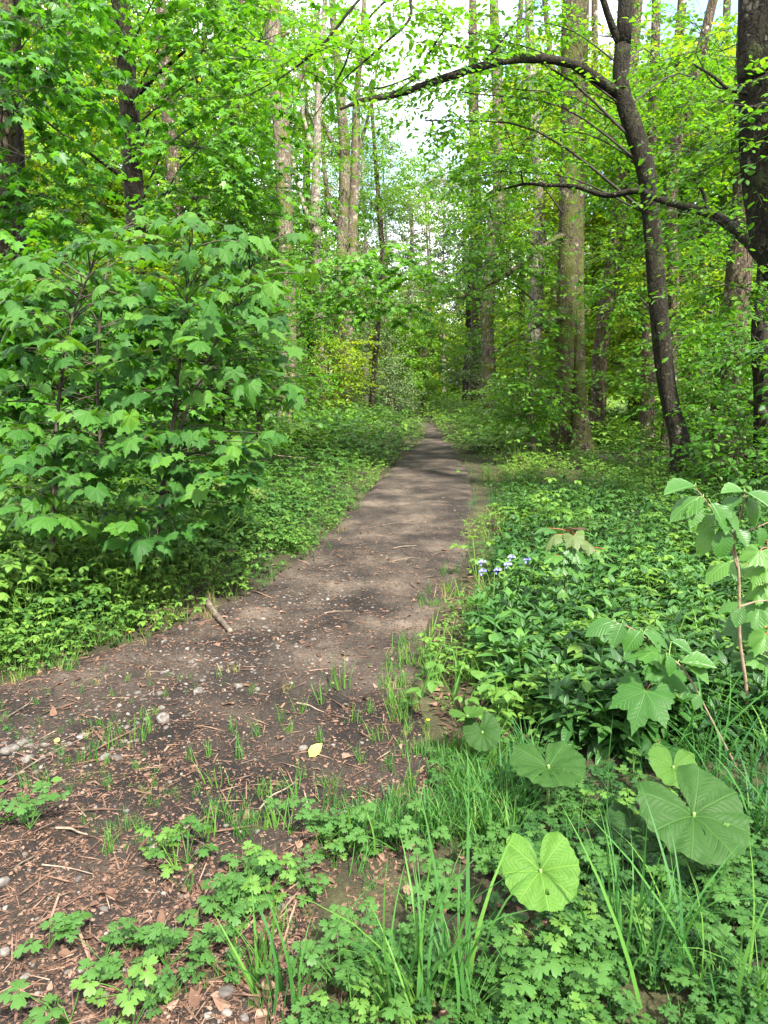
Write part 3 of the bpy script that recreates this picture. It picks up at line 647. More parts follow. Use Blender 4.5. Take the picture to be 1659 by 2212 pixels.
# leafy understory behind the sycamore shrub
UND = [('young_sycamore', 'dim young sycamore low behind the left part of the sycamore shrub', [(60, 900, 8.2, .03), (66, 760, 8.2, .025), (80, 640, 8.2, .02)], [(40, 780, 8, .7, .6, .45, 22, 4), (120, 700, 8.2, .7, .6, .4, 22, 4), (30, 620, 8, .6, .6, .35, 18, 4), (150, 860, 8, .6, .5, .35, 16, 4), (20, 900, 7.8, .5, .5, .3, 12, 4)], 'sycamore', 'crown_sycamore', .3),
       ('young_sycamore', 'young sycamore standing in the middle behind the sycamore shrub', [(250, 920, 9.5, .03), (255, 780, 9.5, .025), (262, 640, 9.5, .02)], [(240, 760, 9.3, .8, .6, .5, 24, 4), (320, 690, 9.5, .8, .6, .45, 24, 4), (210, 640, 9.6, .8, .6, .4, 22, 4), (330, 840, 9.3, .7, .6, .35, 18, 4), (180, 900, 9, .6, .5, .3, 12, 4)], 'sycamore', 'crown_sycamore', .45),
       ('young_maple', 'light yellow-green young maple glimpsed between the shrub leaves at left', [(190, 900, 11.5, .04), (185, 720, 11.5, .03), (180, 560, 11.5, .02)], [(130, 640, 11.4, .9, .7, .6, 22, 4), (210, 720, 11.4, .9, .7, .6, 24, 4), (60, 720, 11.4, .9, .7, .6, 22, 4), (280, 600, 11.6, .9, .7, .5, 22, 4), (100, 840, 11.4, .9, .7, .5, 20, 4)], 'beech', 'crown_sun_painted', .4),
       ('hazel_bush', 'round hazel bush at the right shoulder of the sycamore shrub', [(480, 930, 10.5, .03), (485, 840, 10.5, .025), (490, 740, 10.5, .02)], [(440, 780, 10.4, .7, .6, .5, 24, 4), (520, 740, 10.6, .7, .6, .45, 24, 4), (560, 840, 10.6, .6, .5, .35, 20, 4), (430, 900, 10.2, .6, .5, .3, 16, 4), (500, 650, 10.8, .7, .5, .4, 18, 4)], 'beech', 'crown_beech', .4),
       ('elder_bush', 'broad leafy elder bush behind the tall lichen-grey trunk', [(600, 880, 22, .05), (600, 760, 22, .04), (595, 640, 22, .03)], [(560, 760, 22, 1.5, 1, 1, 28, 5), (640, 700, 22.5, 1.4, 1, .9, 26, 5), (540, 620, 22, 1.5, 1, .9, 26, 5), (650, 820, 21.5, 1.2, 1, .7, 24, 5), (590, 500, 23, 1.5, 1, 1, 24, 5)], 'beech', 'crown_sycamore', .7),
       ('sunlit_maple', 'sunlit yellow-green maple deep behind the black sycamore trunk', [(200, 880, 19, .14), (204, 600, 19, .12), (210, 350, 19, .1)], [(150, 300, 19, 1.6, 1.2, .9, 28, 5), (260, 250, 19, 1.6, 1.2, .9, 28, 5), (90, 420, 19, 1.6, 1.2, .9, 28, 5), (220, 420, 19, 1.6, 1.2, .9, 28, 5), (330, 520, 19, 1.6, 1.2, .9, 26, 5), (120, 560, 19, 1.6, 1.2, .8, 26, 5), (170, 700, 19, 1.7, 1.2, .9, 28, 5), (330, 700, 19, 1.7, 1.2, .9, 28, 5), (60, 760, 19, 1.7, 1.2, .9, 26, 5), (240, 820, 19, 1.7, 1.2, .7, 24, 5)], 'beech', 'crown_sun_painted', .5)]
for i, (nm, lb, ln, bl, kd, lf, tn_) in enumerate(UND):
    tree(nm, lb, 'bush' if 'bush' in nm else 'tree', ln, bl, kd, lf, 'twig_dark', 'twig_dark', 400+i, up=0, tint=tn_, k=8)
# low boughs reaching over the path
tree('overhanging_sycamore', 'young sycamore whose leafy low boughs reach across above the path end', 'tree',
     [(470, 800, 15, .07), (500, 640, 15, .055), (560, 600, 15, .045)],
     [(690, 580, 14.5, .9, .8, .3, 13, 3), (800, 560, 14.5, .8, .8, .3, 13, 3), (880, 590, 14.5, .7, .7, .3, 11, 3), (760, 640, 14.5, .9, .8, .3, 13, 3), (860, 670, 14.5, .7, .7, .25, 10, 3), (640, 650, 14.5, .7, .7, .3, 10, 3)],
     'sycamore', 'crown_sycamore', 'bark_dark', 'twig_brown', 21, up=0, tint=.7)
# right side
tree('oak_tree', 'broad greenish grey trunk with flared mossy base right of the path', 'tree',
     [(1222, 990, 14.5, .22), (1220, 850, 14.5, .195), (1222, 700, 14.5, .195), (1227, 500, 14.5, .2), (1232, 300, 14.5, .2), (1236, 120, 14.5, .21), (1238, 0, 14.5, .2)],
     [(1130, 80, 14.5, 1., 1, .7, 14, 3), (1320, 80, 14, 1.2, 1, .7, 18, 3), (1100, 560, 13.5, .75, .8, .5, 20, 4), (1060, 470, 13.5, .9, .9, .5, 18, 4), (1000, 590, 13, .7, .8, .3, 10, 3), (1140, 690, 13.2, .5, .7, .4, 12, 4), (1310, 560, 15.2, .8, .7, .6, 14, 3), (1060, 330, 13, .9, .8, .6, 18, 4), (970, 640, 13.3, .6, .7, .3, 8, 3)],
     'beech', 'crown_beech', 'bark_oak', 'twig_dark', 31, tint=.5, size=1.0, flare=1.6,
     limb_lines=[[(1224, 515, 14.5, .05), (1200, 514, 14.2, .045), (1105, 585, 13.5, .035), (1040, 625, 13.3, .025), (985, 645, 13.2, .012)], [(1222, 690, 14.5, .05), (1190, 690, 14, .03), (1110, 735, 13.5, .02), (1030, 780, 13, .008)]])
tree('oak_tree', 'narrower dark stem tight against the right flank of the broad greenish trunk', 'tree',
     [(1258, 985, 14.1, .17), (1253, 850, 14.3, .12), (1250, 650, 14.5, .1), (1252, 400, 14.7, .1), (1256, 200, 14.8, .1), (1262, 0, 14.8, .09)],
     [(1330, 250, 15.5, .8, .8, .6, 14, 3), (1340, 400, 15.5, .8, .8, .6, 14, 3)], 'beech', 'crown_beech', 'bark_oak', 'twig_dark', 32, tint=.6)
tree('beech_tree', 'dark curving beech trunk with long limb arching left over the path', 'tree',
     [(1484, 1075, 10.2, .165), (1466, 950, 10.4, .14), (1440, 830, 10.6, .125), (1424, 680, 10.6, .115), (1410, 500, 10.6, .115), (1394, 370, 10.5, .118), (1364, 270, 10.5, .12), (1340, 190, 10.5, .105), (1343, 100, 10.5, .1), (1350, 0, 10.5, .095)],
     [(740, 120, 8, .4, .4, .2, 9, 3), (640, 150, 7.7, .35, .4, .2, 8, 3), (840, 60, 8.2, .4, .4, .2, 8, 3), (1000, 200, 9.9, .8, .7, .3, 12, 3), (1100, 190, 10.4, .8, .7, .3, 11, 3), (920, 260, 9.9, .7, .7, .3, 11, 3), (1200, 200, 10.8, .55, .6, .3, 10, 4), (1140, 300, 10.8, .8, .7, .4, 12, 3), (1010, 70, 10, .8, .7, .35, 11, 3), (1130, 40, 10.4, .8, .7, .35, 11, 3), (1490, 330, 11.6, .9, .7, .6, 22, 4), (1500, 520, 11.8, .9, .7, .6, 22, 4), (1440, 170, 11.8, .6, .6, .4, 14, 4), (1560, 220, 11.5, .8, .7, .6, 20, 4), (890, 90, 9.8, .7, .7, .35, 12, 4), (1335, 640, 12, .45, .5, .45, 12, 4), (1520, 720, 11.6, .8, .6, .5, 22, 4), (1330, 420, 12, .45, .5, .4, 10, 4), (1290, 300, 12, .45, .5, .35, 10, 4), (1080, 370, 10.4, .7, .6, .3, 14, 4)],
     'beech', 'crown_beech', 'bark_dark', 'twig_dark', 33, tint=.5, k=16, size=.92,
     limb_lines=[[(1344, 208, 10.5, .075), (1300, 178, 10.4, .064), (1240, 140, 10.2, .058), (1150, 126, 10, .052), (1050, 140, 9.8, .046), (940, 176, 9.6, .045), (850, 205, 9.5, .038), (780, 218, 9.4, .028), (735, 236, 9.3, .014)],
                 [(850, 203, 9.5, .016), (905, 160, 9.5, .014), (930, 110, 9.5, .012), (990, 20, 9.6, .006)], [(1340, 100, 10.5, .05), (1320, 50, 10.4, .045), (1300, -10, 10.3, .04)],
                 [(905, 160, 9.5, .012), (820, 190, 9.4, .01), (760, 180, 9.4, .005)], [(1040, 142, 9.8, .02), (1075, 100, 9.8, .015), (1120, 40, 9.9, .008)],
                 [(1330, -160, 10.3, .05), (1080, -150, 9.2, .035), (905, -40, 8.4, .02), (885, 40, 8.2, .014), (830, 95, 8, .012), (750, 165, 7.9, .008), (690, 225, 7.8, .004)], [(1080, -150, 9.2, .03), (900, -110, 8, .02), (785, -10, 7.6, .014), (700, 92, 7.5, .012), (625, 155, 7.5, .008), (540, 205, 7.5, .004)],
                 [(905, -40, 8.4, .016), (835, 0, 8, .012), (770, 75, 7.9, .01), (740, 150, 7.8, .008), (680, 250, 7.8, .004)]])
tree('beech_tree', 'thick dark trunk leaning in at the right edge with drooping limb to the left', 'tree',
     [(1900, 1000, 7.2, .27), (1800, 760, 7.2, .26), (1735, 610, 7.2, .25), (1690, 500, 7.2, .24), (1664, 350, 7.2, .225), (1658, 180, 7.2, .22), (1652, 0, 7.2, .215)],
     [(1580, 330, 7.6, .5, .6, .35, 16, 4), (1560, 110, 7.8, .45, .5, .3, 10, 3), (1600, 620, 7.4, .45, .5, .3, 14, 4), (1560, 480, 8.2, .5, .5, .3, 14, 4), (1720, 250, 7, .6, .6, .5, 12, 3)],
     'beech', 'crown_beech', 'bark_dark', 'twig_dark', 34, tint=.5, k=18, size=.78,
     limb_lines=[[(1668, 590, 7.3, .07), (1640, 545, 7.6, .062), (1580, 490, 8.2, .055), (1530, 460, 8.6, .05), (1430, 432, 9.2, .042), (1380, 412, 9.4, .038), (1310, 422, 9.6, .034), (1245, 403, 9.8, .028), (1180, 400, 10, .024), (1130, 398, 10.2, .018), (1070, 414, 10.4, .008)],
                 [(1130, 398, 10.2, .012), (1120, 350, 10.2, .009), (1090, 270, 10.2, .004)], [(1530, 460, 8.6, .03), (1520, 420, 8.6, .022), (1490, 370, 8.6, .012)],
                 [(1640, 205, 7.2, .02), (1580, 195, 7.1, .016), (1540, 165, 7.1, .012), (1500, 140, 7.1, .007)], [(1600, 190, 7.1, .01), (1545, 185, 7.1, .008), (1505, 120, 7.1, .004)]])
tree('rough_barked_tree', 'rough ridged trunk leaning right, catching pale light, behind the curving beech at the right', 'tree',
     [(1562, 990, 11.8, .24), (1572, 850, 11.8, .2), (1592, 650, 11.8, .19), (1606, 480, 11.8, .185), (1614, 300, 11.8, .18), (1618, 100, 11.8, .17)],
     [(1600, 760, 11, .8, .7, .5, 20, 4), (1520, 860, 11.2, .8, .7, .5, 20, 4), (1640, 880, 10.8, .6, .6, .5, 16, 4)], 'beech', 'crown_beech', 'bark_brown', 'twig_brown', 35, tint=.3)
tree('dark_tree', 'dark slender trunk at the far right edge beneath the thick leaning trunk', 'tree',
     [(1648, 1000, 9.4, .12), (1645, 850, 9.4, .1), (1640, 700, 9.4, .1), (1655, 560, 9.4, .09)], [(1600, 960, 9, .5, .5, .4, 14, 4), (1660, 750, 9, .5, .5, .4, 14, 4)], 'beech', 'crown_beech', 'bark_dark', 'twig_dark', 36, tint=.2)
tree('leaning_tree', 'pale slim trunk leaning right between the broad greenish trunk and curving beech', 'tree',
     [(1290, 900, 17, .17), (1297, 770, 17, .17), (1312, 650, 17, .16), (1335, 490, 17, .15), (1350, 330, 17, .13), (1370, 100, 17, .11)],
     [(1380, 560, 17, 1.1, 1, .8, 24, 4), (1400, 700, 17, 1.2, 1, .8, 24, 4), (1330, 300, 17, 1.2, 1, .8, 20, 4)], 'beech', 'crown_sun_painted', 'bark_brown', 'twig_brown', 37, tint=.45)
tree('stout_tree', 'grey trunk with reddish foot seen low behind the curving beech', 'tree',
     [(1396, 975, 15.5, .16), (1398, 880, 15.5, .15), (1402, 760, 15.5, .14), (1404, 500, 15.5, .12)], [(1450, 820, 15, 1.1, .9, .6, 22, 4), (1350, 800, 16.5, .7, .7, .5, 16, 4)], 'beech', 'crown_beech', 'bark_brown', 'twig_brown', 38, tint=.65)
tree('crooked_tree', 'thin crooked brown trunk seen high between the curving beech and thick right-edge trunk', 'tree',
     [(1455, 700, 14, .1), (1452, 470, 14, .1), (1456, 350, 14, .1), (1472, 255, 14, .095), (1493, 195, 14, .09)], [(1530, 120, 14, 1.1, .9, .7, 22, 3), (1560, 300, 14, 1.1, .9, .7, 22, 4), (1500, 600, 14, 1.1, .9, .7, 24, 4)], 'beech', 'crown_sun_painted', 'bark_brown', 'twig_brown', 39, tint=.35)
tree('path_tree', 'slim trunk with orange-green moss at its foot, standing in sunny herbs right of path', 'tree',
     [(1059, 880, 25, .24), (1056, 780, 25, .22), (1052, 690, 25, .21), (1062, 540, 25, .2), (1078, 400, 25, .19), (1075, 220, 25, .17), (1068, 50, 25, .15)],
     [(1130, 760, 26.5, 1.1, 1, .8, 18, 4), (1130, 560, 25, 1.4, 1.2, .9, 22, 4), (1090, 420, 26, 1.3, 1, 1, 12, 3)], 'beech', 'crown_beech', 'bark_mossy', 'twig_brown', 40, tint=.6)
tree('pale_tree', 'pale grey spotted trunk in the thicket left of the broad greenish trunk', 'tree',
     [(1152, 860, 22, .2), (1154, 770, 22, .2), (1160, 600, 22, .19), (1166, 420, 22, .17), (1150, 200, 22, .14)], [(1160, 830, 20, 1.2, 1, .7, 26, 4), (1200, 620, 22, 1.4, 1, 1, 24, 4), (1110, 860, 19, 1, .8, .5, 22, 4)], 'beech', 'crown_beech', 'bark_grey', 'twig_brown', 41, tint=.6)
tree('tall_tree', 'brownish bare lower trunk standing above the pale bushes beyond the path end', 'tree',
     [(1030, 700, 36, .28), (1028, 470, 36, .28), (1026, 350, 36, .26), (1022, 100, 36, .2)], [(1050, 330, 36, 1.8, 1.6, 1.4, 14, 3, 'far')], 'far', 'crown_beech', 'bark_brown', 'twig_brown', 42, tint=.5)
# shaded hazel understory on the right
tree('hazel_bush', 'shady hazel thicket of thin stems left of the broad greenish trunk', 'bush',
     [(1150, 930, 13.4, .035), (1145, 820, 13.4, .03), (1130, 700, 13.4, .02)], [(1150, 830, 13.2, .5, .6, .4, 18, 4), (1125, 895, 13.4, .4, .5, .25, 12, 4), (1140, 760, 13.4, .45, .5, .35, 12, 4), (1180, 880, 13.6, .35, .4, .25, 10, 4)], 'beech', 'crown_beech', 'twig_brown', 'twig_brown', 43, up=0, tint=.5)
tree('bramble_thicket', 'dark tangled thicket of arching stems around the foot of the curving beech', 'bush',
     [(1570, 1060, 9.6, .025), (1560, 1000, 9.6, .02), (1550, 920, 9.6, .015)], [(1560, 1005, 9.6, .5, .5, .3, 18, 4), (1630, 1010, 9, .4, .5, .3, 14, 4), (1400, 970, 11.6, .5, .4, .3, 12, 4), (1610, 910, 9.6, .5, .5, .35, 16, 4), (1530, 890, 11.4, .5, .4, .35, 12, 4)], 'fine', 'crown_beech', 'twig_brown', 'twig_brown', 44, up=0, tint=.25, size=1.3)
# bushes by the path end
tree('grey_willow', 'tall grey-green willow with fine silvery leaves above the path end', 'tree',
     [(880, 860, 44, .2), (885, 700, 44, .17), (890, 520, 44, .12), (888, 420, 44, .08)], [(870, 440, 44, 2.2, 2, 1.6, 32, 6), (930, 500, 44, 2, 2, 1.6, 28, 6), (850, 540, 44, 2.4, 2, 1.6, 30, 6), (900, 400, 45, 1.6, 1.5, 1.2, 20, 6), (960, 420, 46, 2, 1.6, 1.5, 20, 5), (900, 620, 44, 2.4, 2, 1.6, 28, 6), (820, 470, 45, 1.8, 1.6, 1.8, 26, 6), (950, 560, 45, 2.2, 1.6, 1.8, 28, 6), (800, 570, 45, 2, 1.6, 1.6, 26, 6), (980, 400, 47, 2, 1.6, 1.8, 24, 6)], 'farfine', 'crown_grey', 'bark_grey', 'twig_pale', 51, up=0, tint=.5, size=1.5)
tree('bright_bush', 'bright lime-green rounded bush directly behind the path end', 'bush',
     [(915, 870, 28.5, .08), (918, 800, 28.5, .06), (920, 740, 28.5, .04)], [(915, 770, 28.3, 1.5, 1., 1.0, 30, 6), (950, 720, 29, 1.0, .9, .7, 20, 6), (880, 800, 28, 1.0, .9, .8, 22, 6), (885, 720, 29, 1.2, .9, .8, 22, 6), (925, 840, 27.6, .9, .7, .45, 18, 6)], 'farfine', 'crown_lime', 'twig_brown', 'twig_brown', 52, up=0, tint=.5, size=1.4, bare=.75)
tree('grey_bush', 'grey-white leaved shrub with a dark hollow, right behind the path end', 'bush',
     [(1000, 880, 34, .06), (1005, 820, 34, .05), (1010, 760, 34, .03)], [(1000, 800, 34, 1.1, 1, .9, 24, 6), (1020, 740, 34.5, 1.0, 1, .8, 18, 6)], 'farfine', 'crown_grey', 'twig_dark', 'twig_dark', 53, up=0, tint=.75, size=1.2)
tree('dark_yew', 'dark evergreen yew behind the grey-white shrub', 'tree',
     [(1010, 880, 38, .2), (1012, 700, 38, .15), (1014, 560, 38, .1)], [(1000, 520, 40, 1.6, 1.4, 1.6, 26, 5), (1010, 620, 39, 1.8, 1.5, 1.5, 28, 5), (1005, 790, 38, 1., .8, .9, 18, 5)], 'farfine', 'crown_dark', 'bark_dark', 'twig_dark', 54, up=0, tint=.4, size=1.6)
tree('yellow_shrub', 'young yellow-green shrub at the foot of the twin pale trunks', 'bush',
     [(705, 890, 22.5, .04), (708, 820, 22.5, .03), (712, 760, 22.5, .02)], [(700, 800, 22.5, 1., .8, .7, 24, 4), (740, 760, 22.8, .8, .7, .6, 18, 4), (680, 860, 22.2, .9, .7, .4, 20, 4), (760, 830, 23, .6, .6, .5, 14, 4)], 'beech', 'crown_sun_painted', 'twig_brown', 'twig_brown', 55, up=0, tint=.7)
tree('pale_bush', 'pale fine-leaved bush between the thin dark stem and the path end', 'bush',
     [(845, 890, 27, .05), (850, 830, 27, .04), (850, 780, 27, .03)], [(830, 800, 27, .8, .8, .8, 20, 5), (850, 860, 26, .8, .7, .4, 16, 5), (820, 700, 28, 1., .9, .9, 18, 5), (785, 840, 26, .9, .8, .6, 16, 5)], 'farfine', 'crown_grey', 'twig_brown', 'twig_brown', 56, up=0, tint=.65)

# the sunlit wood further back: single trees one can still tell from one another
FAR = [(60, 24, 'crown_sun_painted'), (170, 21, 'crown_sun_painted'), (250, 27, 'crown_sun_painted'), (340, 23, 'crown_sycamore'), (440, 26, 'crown_beech'), (520, 24, 'crown_sycamore'), (590, 31, 'crown_beech'),
       (1190, 30, 'crown_sun_painted'), (1280, 25, 'crown_sun_painted'), (1370, 22, 'crown_sun_painted'), (1460, 19, 'crown_beech'), (1560, 22, 'crown_sun_painted'), (1640, 18, 'crown_beech'), (1120, 33, 'crown_beech')]
rng = np.random.default_rng(99)
for i, (px, Y, lf) in enumerate(FAR):
    m = 1/mpp(Y); bl = []
    for k in range(15):
        q = rng.uniform(0, 1); bl.append((px+rng.normal(0, 60), 880-q*(900 if px < 1100 else 720)+rng.normal(0, 30), Y+rng.normal(0, 1.2), 2.0, 1.6, 1.1, 24, 5))
    tree('woodland_tree', 'leafy sunlit tree with a slim trunk standing deep in the wood', 'tree', [(px, 860, Y, .16), (px+8, 600, Y, .14), (px+rng.normal(0, 10), 300, Y, .12), (px+rng.normal(0, 14), 0, Y, .1)], bl,
         'far', lf, 'bark_brown', 'twig_brown', 200+i, 'sunlit trees deep in the wood', tint=rng.uniform(.35, .75), up=3)
for i, (px, Y, top) in enumerate([(640, 40, 120), (700, 44, 200), (770, 48, 300), (830, 52, 260), (920, 56, 330), (1000, 54, 300), (1090, 50, 220)]):
    r_ = np.random.default_rng(500+i)
    tree('pale_tree', 'pale fine-leaved tree far beyond the path end', 'tree', [(px, 860, Y, .12), (px+8, 650, Y, .1), (px-4, top+60, Y, .05)], [(px+r_.normal(0, 30), top+(820-top)*k/7.+30, Y+r_.normal(0, 1), 2.1, 2, 1.9, 26, 5) for k in range(7)], 'farfine', 'crown_grey' if i % 2 else 'crown_beech', 'bark_grey', 'twig_pale', 510+i, 'pale trees far beyond the path end', up=0, tint=.7, size=1.5, bare=.6, k=7)
tree('lime_tree', 'tall lime tree with layered fresh leaves filling the gap behind the twin pale trunks', 'tree', [(845, 870, 31, .14), (835, 650, 31, .12), (815, 400, 31, .09), (800, 180, 31, .06)],
     [(770, 330, 31, 1.5, 1.2, .9, 24, 4), (850, 360, 31, 1.4, 1.2, .8, 24, 4), (800, 440, 31, 1.6, 1.2, .8, 26, 4), (880, 450, 31, 1.3, 1.2, .7, 20, 4), (830, 240, 31, 1.3, 1.2, .8, 18, 3), (740, 210, 31, 1.2, 1.2, .8, 16, 3), (780, 110, 31, 1.2, 1.2, .8, 16, 3), (720, 450, 31, 1.4, 1.2, .8, 22, 4)], 'far', 'crown_lime', 'bark_brown', 'twig_brown', 61, tint=.5, up=0, size=.85)
tree('lime_tree', 'slighter lime tree with thin leaf layers left of the twin pale trunks', 'tree', [(672, 870, 29, .12), (668, 600, 29, .1), (664, 300, 29, .08), (655, 80, 29, .05)],
     [(660, 420, 29, 1.3, 1.2, .8, 20, 4), (650, 250, 29, 1.2, 1.2, .8, 18, 3), (690, 120, 29, 1.2, 1.2, .8, 16, 3), (640, 40, 29, 1.2, 1.2, .8, 16, 3), (700, 280, 29, 1.1, 1, .7, 16, 3)], 'far', 'crown_lime', 'bark_brown', 'twig_brown', 62, tint=.4, up=0, size=.85)
# bare pale twiggy saplings against the sky
for i, (px, Y, top, h0) in enumerate([(790, 34, 160, 870), (958, 44, 330, 870), (655, 31, -20, 870), (930, 50, 250, 870)]):
    r_ = np.random.default_rng(300+i)
    ll = []
    for k in range(9):
        q = .25+.7*k/9; yy = h0+(top-h0)*q; sgn = 1 if k % 2 else -1; L = r_.uniform(18, 46)*(1.15-q)*2
        ll.append([(px+r_.normal(0, 2), yy, Y, .045*(1.1-q)), (px+sgn*L*.6, yy-L*1.1, Y+r_.normal(0, .8), .025*(1.1-q)), (px+sgn*L*.9+r_.normal(0, 6), yy-L*2.6, Y+r_.normal(0, 1), .008)])
    tree('bare_sapling', 'tall thin bare-twigged sapling against the pale sky beyond the path end', 'tree', [(px, h0, Y, .1), (px+r_.normal(0, 9), h0*.6+top*.4, Y, .06), (px+r_.normal(0, 9), h0*.3+top*.7, Y, .045), (px+r_.normal(0, 12), top, Y, .02)],
         [(px+r_.normal(0, 12), top+(h0-top)*.25, Y, .9, .8, 2.2, 26, 2), (px, top+(h0-top)*.55, Y, .9, .8, 2.0, 20, 2)], 'farfine', 'crown_grey', 'bark_grey', 'twig_pale', 320+i, 'bare saplings beyond the path end', up=0, limb_lines=ll, bare=.28, k=6)

# the far wood that reads as one mass
g = Geo(); rng = np.random.default_rng(5)
for i in range(300):
    Y = rng.uniform(45, 85); x = rng.uniform(-1, 1)*TX*1.15*Y
    px = (x/(2*TX*Y)+.5)*PW; mid = math.exp(-((px-890)/190)**2)
    top = (12 if rng.uniform() < .5 else 8)*(1-.33*mid)*Y/55; z = rng.uniform(.2, top)
    blob(g, np.array([x, Y, z]), (4.2, 3, 2.2), 22, 4, 'far', rng, tint=rng.uniform(.2, .8), size=2.2)
tag(link('far_woodland', g.mesh('far_woodland', ['crown_sun_painted', 'twig_brown'])), 'mass of pale green woodland closing the view behind all the trees', 'woodland', kind='stuff')
# ------------------------------------------------------------------ the big-leaved sycamore shrub at the left
def leafset(g, P, A, Nn, S, tpl, rng, tint, mat=0):
    P = np.asarray(P); idx = rng.integers(0, len(tpl), len(P)); R = frames(np.asarray(A), np.asarray(Nn), np.asarray(S)); t = np.asarray(tint)
    for k in range(len(tpl)):
        q = idx == k; g.inst(tpl[k], R[q], P[q], mat, t[q])
rng = np.random.default_rng(21)
stems = [[(330, 1290, 5.2), (352, 1040, 5.2), (376, 900, 5.3), (396, 700, 5.3), (412, 560, 5.4), (416, 470, 5.4)],
         [(330, 1290, 5.2), (358, 1020, 5.3), (410, 870, 5.4), (470, 730, 5.5), (520, 640, 5.5), (560, 520, 5.6)],
         [(110, 1330, 4.9), (118, 1050, 4.9), (124, 900, 5.0), (140, 770, 5.0), (165, 660, 5.1), (215, 540, 5.2)],
         [(240, 1300, 5.6), (220, 1000, 5.6), (210, 800, 5.7), (225, 620, 5.7), (250, 500, 5.8)]]
b0 = gp(330, 1270); b0[1] = 5.2; b0[0] = at(330, 1290, 5.2)[0]; b0[2] = surf1(b0[0], 5.2)
root = thing('sycamore_shrub', 'many-stemmed sycamore shrub with big drooping lobed leaves left of the path', 'shrub', b0)
gl = Geo(); P = []; A = []; Nn = []; S = []; T = []
def pair(p, d, sz, n=2, tint=None):
    yaw = math.atan2(d[1], d[0])
    for k in range(n):
        y = yaw+(k-(n-1)/2)*rng.uniform(.9, 1.5)+rng.normal(0, .25); pit = rng.normal(-.55, .3)
        a = np.array([math.cos(y)*math.cos(pit), math.sin(y)*math.cos(pit), math.sin(pit)]); pet = sz*rng.uniform(.5, .9)
        q = p+np.array([math.cos(y), math.sin(y), rng.uniform(-.1, .35)])*pet
        tube(gl, np.array([p, (p+q)/2+[0, 0, .01], q]), [.0022, .0018, .0015], 3, 1, cap=False)
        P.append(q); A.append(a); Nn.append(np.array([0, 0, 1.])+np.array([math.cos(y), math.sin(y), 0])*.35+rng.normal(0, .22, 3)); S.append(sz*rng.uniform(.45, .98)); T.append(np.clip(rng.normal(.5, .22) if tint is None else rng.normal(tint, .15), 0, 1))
for si, st in enumerate(stems):
    pts = [at(*q) for q in st]; pts[0][2] = surf1(pts[0][0], pts[0][1])-.05
    C = spline(pts, 40); g = Geo(); tube(g, C, np.linspace(.019, .005, 40), 7, lump=.15, seed=si); part('stem', g, ['stem_brown'], root)
    for k in range(17 if si < 3 else 13):
        i = int(9+30*(k+rng.uniform(0, .9))/17); i = min(i, 39); yaw = k*2.4+rng.normal(0, .5); L = rng.uniform(.25, .62)*(1.15-.55*i/40)
        d = np.array([math.cos(yaw)*1.15, math.sin(yaw)*.8, rng.uniform(-.1, .45)]); e = C[i]+d*L; m = (C[i]+e)/2+np.array([0, 0, .05])
        tube(gl, spline([C[i], m, e], 6), np.linspace(.006, .003, 6), 4, 1, cap=False)
        for f in (.35, .6, .82): q = C[i]*(1-f)+e*f+np.array([0, 0, .05*4*f*(1-f)]); pair(q, np.array([-d[1], d[0]]) if rng.uniform() < .5 else np.array([d[1], -d[0]]), .105*(.6+.5*f), 1)
        pair(e, d, .13, 3)
    pair(C[-1], np.array([0, -1.]), .10, 4, .7)
# extra boughs the photo shows: right tip, the top tinted bright to paint sun on it, and the low front
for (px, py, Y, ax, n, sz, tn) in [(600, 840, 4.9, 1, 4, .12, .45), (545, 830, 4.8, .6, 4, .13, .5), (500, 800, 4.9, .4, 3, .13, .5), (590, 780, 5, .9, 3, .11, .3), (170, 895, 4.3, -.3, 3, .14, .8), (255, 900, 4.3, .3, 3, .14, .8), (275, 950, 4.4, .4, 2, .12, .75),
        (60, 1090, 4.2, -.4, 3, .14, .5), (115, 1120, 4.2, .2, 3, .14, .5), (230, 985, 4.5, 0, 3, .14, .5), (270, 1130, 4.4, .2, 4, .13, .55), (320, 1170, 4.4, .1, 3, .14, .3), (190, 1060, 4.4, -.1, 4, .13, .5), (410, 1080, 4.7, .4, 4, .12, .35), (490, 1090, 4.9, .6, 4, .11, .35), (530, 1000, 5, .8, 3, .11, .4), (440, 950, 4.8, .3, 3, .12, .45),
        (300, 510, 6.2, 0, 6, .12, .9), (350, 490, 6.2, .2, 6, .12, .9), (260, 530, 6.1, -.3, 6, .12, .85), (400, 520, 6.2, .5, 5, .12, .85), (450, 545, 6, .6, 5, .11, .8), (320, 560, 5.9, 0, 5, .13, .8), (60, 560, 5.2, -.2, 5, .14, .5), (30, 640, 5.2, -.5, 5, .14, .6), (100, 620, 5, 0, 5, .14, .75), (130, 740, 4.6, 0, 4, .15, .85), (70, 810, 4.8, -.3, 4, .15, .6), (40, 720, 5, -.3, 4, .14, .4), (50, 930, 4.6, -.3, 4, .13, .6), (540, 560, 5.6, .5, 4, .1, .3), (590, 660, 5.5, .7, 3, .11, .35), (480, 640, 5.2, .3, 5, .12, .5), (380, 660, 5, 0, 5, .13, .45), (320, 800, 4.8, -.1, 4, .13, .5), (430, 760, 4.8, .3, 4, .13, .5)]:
    e = at(px, py, Y); near = min((spline([at(*q) for q in st], 30)[k] for st in stems for k in range(4, 30)), key=lambda c: np.linalg.norm(c-e)+1.2*abs(e[2]-c[2]-.12))
    tube(gl, spline([near, (near+e)/2+[0, 0, .06], e], 7), np.linspace(.006, .0025, 7), 4, 1, cap=False); pair(e, np.array([ax, -1.]), sz, n, tn); pair((near+e)/2+[0, 0, .05], np.array([ax, -.3]), sz*.8, 2, tn)
OUT = np.array([(0,580),(150,560),(300,470),(480,490),(600,540),(630,860),(560,1000),(500,1110),(330,1190),(60,1140),(0,1020)], float)
